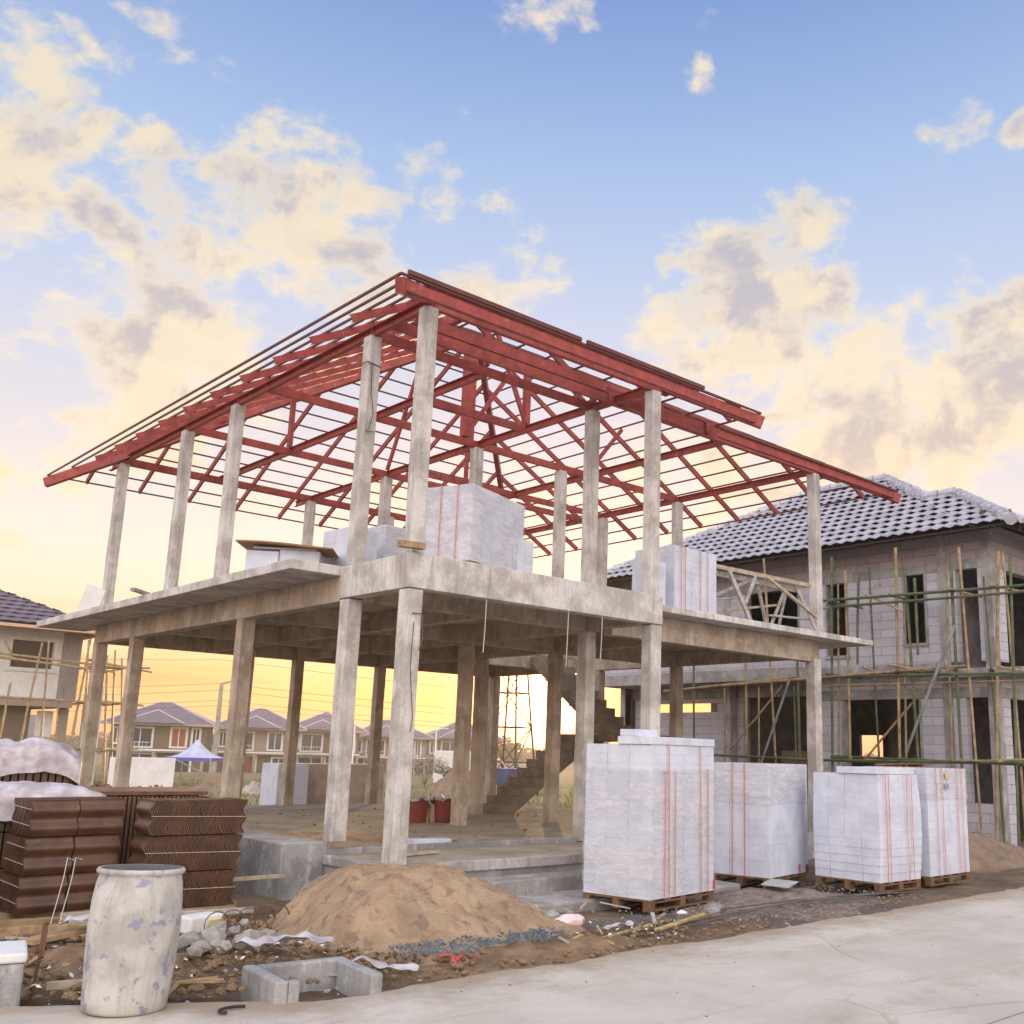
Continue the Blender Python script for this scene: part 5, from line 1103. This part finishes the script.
# ================================================================== HOUSES FAR BEHIND
def far_house(x, y, z, wd, s, lab, rz=0.0, var=0):
    t = thing('row_house', (x, y, z), lab, 'house', 'finished houses in the row behind', rz)
    w2 = wd / 2
    B = lambda x0, x1, y0, y1, z0, z1, m, nm='wall', par=t: MB().box(x0, x1, y0, y1, z0, z1).build(nm, m, par, world=False)
    B(-w2, w2, 0, 8, 0, 2.6, TAUPE); B(-w2, w2, 0, 8, 2.61, 5.7, TAUPE if var % 2 == 0 else CREAM)
    B(-w2 - .1, w2 + .1, -.9, .0, 2.55, 2.85, CREAM, 'balcony'); B(-w2 - .15, w2 + .15, -1.0, -.9, 2.72, 2.9, WHITE, 'balcony_trim')
    def win(xc, zc, ww, hh, gm=GLASS, y0=-.05):
        f_ = B(xc - ww / 2 - .24, xc + ww / 2 + .24, y0 - .10, y0 + .05, zc - hh / 2 - .22, zc + hh / 2 + .22, WHITE, 'window')
        MB().box(xc - ww / 2, xc + ww / 2, y0 - .14, y0 - .101, zc - hh / 2, zc + hh / 2).build('pane', gm, f_, world=False)
        MB().box(xc - .05, xc + .05, y0 - .17, y0 - .141, zc - hh / 2, zc + hh / 2).build('mullion', WHITE, f_, world=False)
    win(-w2 * .38, 4.15, 2.3, 1.9, GLASS); win(w2 * .42, 4.2, 1.4, 1.9, CURTAIN if var % 2 == 0 else GLASS); win(w2 * .78, 4.2, .6, 1.9, GLASS); win(-w2 * .85, 4.3, .7, 1.5)
    win(-w2 * .35, 1.25, 3.0, 2.1, CURTAIN if var % 2 else GLASS); win(w2 * .55, 1.2, 1.4, 1.9); 
    for a in (-w2, -w2 * .08, w2 - .3): B(a, a + .3, -.95, -.7, 0, 2.55, CREAM, 'pillar')
    for i in range(14): B(-w2 * .7 + i * .2, -w2 * .7 + i * .2 + .04, -.98, -.95, 2.92, 3.6, WHITE, 'baluster') if i % 2 == 0 else None
    B(-w2 * .72, -w2 * .7 + 2.7, -.99, -.94, 3.6, 3.66, WHITE, 'balcony_rail')
    # hip roof with a front gablet
    s_ = MB(); e = .9; z0 = 5.7; x0, x1, y0, y1 = -w2 - e, w2 + e, -e - .6, 8.9; hh = min(x1 - x0, y1 - y0) / 2; k = .47
    s_.v = [Vector(v) for v in [(x0, y0, z0), (x1, y0, z0), (x1, y1, z0), (x0, y1, z0), (x0 + hh, (y0 + y1) / 2, z0 + k * hh), (x1 - hh, (y0 + y1) / 2, z0 + k * hh)]]
    s_.f = [(0, 1, 5, 4), (1, 2, 5), (2, 3, 4, 5), (3, 0, 4), (3, 2, 1, 0)]; s_.m = [0] * 5
    r_ = s_.build('roof', TILE_MAUVE, t, world=False)
    gx0, gx1 = -w2 * .75, w2 * .55; gh = (gx1 - gx0) / 2; gm_ = (gx0 + gx1) / 2
    g_ = MB(); g_.v = [Vector(v) for v in [(gx0, y0 - .5, z0 + .02), (gx1, y0 - .5, z0 + .02), (gx1, y0 + gh * 1.1, z0 + .02), (gx0, y0 + gh * 1.1, z0 + .02), (gm_, y0 - .5 + gh, z0 + k * gh), (gm_, y0 + gh * 1.4, z0 + k * gh)]]
    g_.f = [(0, 1, 4), (1, 2, 5, 4), (3, 0, 4, 5), (2, 3, 5)]; g_.m = [0] * 4
    g_.build('roof', TILE_MAUVE, t, world=False)
    c_ = MB()
    for a, b in [(0, 4), (1, 5), (2, 5), (3, 4), (4, 5)]: c_.tube([s_.v[a], s_.v[b]], .09, 6)
    for a, b in [(0, 4), (1, 4), (4, 5)]: c_.tube([g_.v[a], g_.v[b]], .09, 6)
    c_.build('ridge_cap', RIDGE, t, world=False)
    B(x0, x1, y0 - .05, y0, z0 - .25, z0, CREAM, 'fascia'); B(x1, x1 + .05, y0, y1, z0 - .25, z0, CREAM, 'fascia')
    t.scale = (s, s, s)
    return t
HS = [('leftmost finished house in the row behind, with mauve hip roof and brown curtained window', 35.3, 99.2, -1.35, 10.0, .93, 0), ('second house of the row behind, right of the marquee tent', 49.8, 106.7, -1.62, 9.4, .98, 1),
      ('third house of the row behind, between the bare columns left of centre', 63.3, 115.2, -1.95, 8.3, 1.07, 0), ('fourth house of the row behind, seen through the gap beside the near porch column', 78.0, 122.5, -2.2, 10.3, 1.03, 1), ('fifth house of the row behind, partly hidden by the middle columns', 95.2, 127.6, -2.35, 10.6, 1.08, 0)]
for lab, x, y, z, wd, s, v in HS: far_house(x, y, z - .3, wd, s, lab, rad(-28), v)

# marquee, screens, poles
tn = thing('marquee', (15.2, 40.7, -.2), 'white pyramid topped marquee tent with a blue edge, in front of the row houses', 'tent')
c_ = Vector((15.0, 41.0, 0)); q_ = []
for i in range(4): a = rad(45 + 90 * i - 43); q_.append(Vector((c_.x + 1.55 * math.cos(a), c_.y + 1.55 * math.sin(a), 1.10)))
s = MB(); apx_ = Vector((c_.x, c_.y, 1.98))
for i in range(4):
    a, b = q_[i], q_[(i + 1) % 4]; n = 6
    s.grid(lambda u, v, a=a, b=b: (lambda p: (p.x, p.y, p.z - .22 * math.sin(math.pi * v) ))(a.lerp(b, u).lerp(apx_, v)), 6, 6)
s.build('canopy', TENT, tn)
s = MB()
for i in range(4): a, b = q_[i], q_[(i + 1) % 4]; s.add([a, b, b - Vector((0, 0, .16)), a - Vector((0, 0, .16))], [(0, 1, 2, 3)])
o = s.build('valance', TENTB, tn); o.modifiers.new('s', 'SOLIDIFY').thickness = .01
for p in q_: MB().tube([(p.x, p.y, -.4), (p.x, p.y, 1.1)], .03, 6).build('leg', WOOD_P, tn)
MB().tube([(13.6, 40, 1.0), (16.2, 39.2, -.3)], .03, 6).build('prop', WOOD_P, tn)
for (x0, y0, x1, y1, z1, lab) in [(4.55, 22.2, 4.95, 21.9, 1.34, 'small white panel standing behind the leftmost columns'), (5.0, 21.85, 6.03, 21.1, 1.36, 'wide white panel standing on the field behind the left columns')]:
    a = Vector((x0, y0, 0)); b = Vector((x1, y1, 0)); c = (a + b) / 2; o = MB().beam((a.x, a.y, z1 / 2 - .1), (b.x, b.y, z1 / 2 - .1), .05, z1 + .2).build('white_screen', WHITE, bevel=.01); tag(o, lab, 'panel')
def pole(name, x, y, z0, z1, r, lab, m=POLE, arms=True):
    t = thing(name, (x, y, z0), lab, 'pole')
    MB().tube([(x, y, z0), (x, y, z1)], r, 8, r1=r * .6).build('shaft', m, t)
    if arms: MB().box(x - .7, x + .7, y - .06, y + .06, z1 - .7, z1 - .58).build('crossarm', m, t)
    else: MB().tube([(x, y, z1), (x + .5, y - .5, z1 + .15), (x + .9, y - .9, z1 + .15)], .05, 6).build('lamp_arm', m, t)
    return t
pole('utility_pole', 19.9, 50.1, -.6, 5.3, .20, 'tall concrete utility pole with wires beside the marquee tent', arms=False)
for i, (x, y, z1) in enumerate([(48, 82, 4.0), (70, 95, 3.6), (57.5, 81.5, 3.8)]):
    pole('lamp_post', x, y, -1.4, z1, .12, ['slim pale lamp post in front of the third row house', 'slim pale lamp post in front of the fifth row house', 'slim pale lamp post in front of the fourth row house'][i], WHITE, False)
wr = thing('power_line', (20, 50, 5), 'faint overhead power wires crossing the sky behind the left columns', 'wires')
for i, (za, zb) in enumerate([(5.0, 5.3), (4.6, 4.9), (4.1, 4.3), (3.8, 4.0), (7.3, 6.7)]):
    A_, B_ = Vector((-12, 56, za + .8)), Vector((19.9, 50.1, zb)); C_ = Vector((70, 44, zb + .2))
    MB().tube([A_.lerp(B_, k / 10) - Vector((0, 0, 1.2 * math.sin(math.pi * k / 10))) for k in range(11)] + [B_.lerp(C_, k / 10) - Vector((0, 0, 1.0 * math.sin(math.pi * k / 10))) for k in range(1, 11)], .014, 4).build('wire', STEEL, wr)
# lattice tower with blue foot and water cart
tw = thing('lattice_tower', (24.6, 28.6, 0), 'rusty steel lattice tower standing on blue legs behind the house frame', 'tower')
tc = Vector((24.65, 28.55, 0)); rows_ = [(-.2, 1.45), (1.3, 1.22), (2.9, 1.02), (4.5, .84), (6.1, .68), (7.7, .55), (9.3, .45)]
def corner(i, k): z, w_ = rows_[k]; a = rad(45 + 90 * i + 20); return Vector((tc.x + w_ * math.cos(a), tc.y + w_ * math.sin(a), z))
for i in range(4):
    MB().tube([corner(i, k) for k in range(1, 7)], .05, 6).build('leg', STEEL, tw); MB().tube([corner(i, 0), corner(i, 1)], .08, 6).build('foot', BLUEP, tw)
    for k in range(6):
        MB().tube([corner(i, k + 1), corner((i + 1) % 4, k + 1)], .03, 5).build('rail', STEEL, tw)
        MB().tube([corner(i, k), corner((i + 1) % 4, k + 1)] if (i + k) % 2 else [corner(i, k + 1), corner((i + 1) % 4, k)], .025, 5).build('brace', STEEL, tw)
MB().tube([(22.9, 28.2, -.2), (22.9, 28.2, 9.5)], .11, 8).build('centre_pipe', mat('rust_pipe', (.20, .06, .03), (.12, .04, .02), rough=.7), tw)
ct = thing('mixer_cart', (19.6, 22.3, .3), 'small blue steel cart standing at the foot of the stairs behind the house', 'cart')
MB().box(19.2, 20.0, 22.0, 22.7, .5, 1.15, rz=.3).build('tub', BLUEP, ct, bevel=.03); MB().tube([(19.0, 22.0, 1.4), (20.3, 22.2, .35)], .03, 6).build('handle', WHITE, ct)
for dx in (0, .7): MB().tube([(19.2 + dx, 21.95, .35), (19.2 + dx, 22.05, .35)], .25, 14).build('wheel', BLACK, ct)
o_ = MB().box(37.5, 39.5, 50.5, 53, -.6, 1.7).build('site_hut', WHITE, bevel=.05); tag(o_, 'small white site hut on the horizon behind the lattice tower', 'hut')

# ================================================================== VEGETATION
LEAF = mat('foliage', (.055, .075, .025), (.11, .11, .04), rough=.9, scale=3)
LEAFDRY = mat('dry_foliage', (.24, .11, .04), (.15, .07, .03), rough=.9, scale=6)
BARK = mat('bark', (.12, .09, .07), rough=.9)
def leafball(s, c, rx, rz_, n, ls):
    for i in range(n):
        while True:
            p = Vector((rnd(-1, 1), rnd(-1, 1), rnd(-1, 1)))
            if p.length < 1: break
        p *= (.55 + .45 * random.random()) / max(p.length, .2) ** .3
        q = Vector((c[0] + p.x * rx, c[1] + p.y * rx, c[2] + p.z * rz_)); a = Vector((rnd(-1, 1), rnd(-1, 1), rnd(-1, 1))).normalized() * ls; b = a.orthogonal().normalized() * ls * .6
        s.add([q - a, q + b, q + a, q - b], [(0, 1, 2, 3)])
def tree(x, y, z, h, r, lab, grp, n=420, ls=.35, m=LEAF):
    t = thing('tree', (x, y, z), lab, 'tree', grp)
    k = MB().tube([(x, y, z), (x + .1, y, z + h * .3), (x, y + .1, z + h * .6)], h * .035, 6, r1=h * .012)
    for i in range(3): a = rnd(0, 6); k.tube([(x, y, z + h * .35), (x + math.cos(a) * r * .6, y + math.sin(a) * r * .6, z + h * .7)], h * .015, 5, r1=h * .006)
    k.build('trunk', BARK, t)
    s = MB()
    for i in range(7): a = rnd(0, 6.28); q = rnd(.2, .6) * r; leafball(s, (x + q * math.cos(a), y + q * math.sin(a), z + h * rnd(.45, .85)), r * .5, h * .17, n // 7, ls)
    s.build('crown', m, t)
tl = [(120, 170), (133, 168), (143, 175), (150, 158), (160, 163), (168, 150), (178, 152), (190, 148), (205, 150), (96, 178), (108, 182), (84, 190)]
for i, (x, y) in enumerate(tl): tree(x, y, -3, rnd(6.0, 8.5), rnd(3.5, 5), 'dark round tree in the distant tree line behind the site', 'trees along the horizon', 700, .5)
# far wood: one mass along the horizon
s = MB()
for i in range(260):
    a = rad(18 + 70 * i / 260); d = rnd(330, 380); x, y = -6 + d * math.cos(a), -9 + d * math.sin(a); leafball(s, (x, y, -2 + rnd(1, 3.5)), rnd(5, 8), rnd(2.5, 4.0), 60, 1.1)
tag(s.build('far_wood', LEAF), 'distant dark belt of trees along the horizon', 'wood', kind='stuff')
def bush(x, y, z, r, h, lab, m=LEAF, n=500, ls=.07, grp='bushes on the field'):
    t = thing('bush', (x, y, z), lab, 'bush', grp); k = MB()
    for i in range(7): a = rnd(0, 6.28); k.tube([(x, y, z), (x + math.cos(a) * r * .6, y + math.sin(a) * r * .6, z + h * .8)], .02, 4, r1=.008)
    k.build('stem', BARK, t); s = MB()
    for i in range(6): a = rnd(0, 6.28); leafball(s, (x + .5 * r * math.cos(a), y + .5 * r * math.sin(a), z + h * rnd(.35, .75)), r * .5, h * .3, n // 6, ls)
    s.build('leaves', m, t)
bush(2.0, 13.9, .15, .75, .85, 'dry reddish shrub behind the leftmost ground floor column', LEAFDRY, 800, .05); bush(3.1, 14.2, .15, .5, .75, 'smaller dry reddish shrub right of the leftmost columns', LEAFDRY, 500, .05)
bush(27.5, 39.5, -.2, 1.7, 1.9, 'bare twiggy bush with pale litter, seen right of the near porch column', mat('twiggy', (.20, .15, .10), (.35, .30, .26)), 900, .07)
bush(29.5, 40.0, -.2, 1.2, 1.3, 'lower bush beside the twiggy bush behind the porch', LEAF, 500, .09)
for i, (x, y, r, lab) in enumerate([(11.5, 30.3, 1.0, 'brown soil pile in front of the marquee'), (12.6, 29.5, .6, 'small pale rubble pile right of the marquee'), (21.5, 28.0, 1.5, 'low soil pile behind the red buckets')]):
    heap('soil_heap', x, y, r, r, r, r, .8 * r, -.05, DIRTPATCH if i != 1 else RUBBLE, lab, 'soil heap', 36, .15, 3 + i)
s = MB()
for i in range(5200):
    a = rad(rnd(24, 80)); d = rnd(26, 75); x, y = -6.3 + d * math.cos(a), -9.7 + d * math.sin(a); z = ground_z(x, y); h = rnd(.08, .30); b = rnd(0, 6.28); w_ = Vector((math.cos(b), math.sin(b), 0)) * .05
    p = Vector((x, y, z - .02)); s.add([p - w_, p + w_, p + Vector((rnd(-.1, .1), rnd(-.1, .1), h))], [(0, 1, 2)])
tag(s.build('grass', mat('dry_grass', (.17, .18, .05), (.30, .25, .10), rough=.9, scale=.4)), 'rough grass on the field behind the site', 'grass', kind='stuff')

# ================================================================== AIR
HZ = 0.0011
hm = bpy.data.materials.new('haze_air'); hm.use_nodes = True; t = hm.node_tree; t.nodes.clear()
pv = t.nodes.new('ShaderNodeVolumePrincipled'); pv.inputs['Density'].default_value = HZ; pv.inputs['Color'].default_value = (.98, .93, .86, 1); pv.inputs['Anisotropy'].default_value = .55
ov = t.nodes.new('ShaderNodeOutputMaterial'); t.links.new(pv.outputs[0], ov.inputs['Volume'])
tag(MB().box(-460, 460, -460, 460, -4, 12.5).build('haze', hm), 'thin warm evening haze over the whole site', 'haze', kind='stuff')
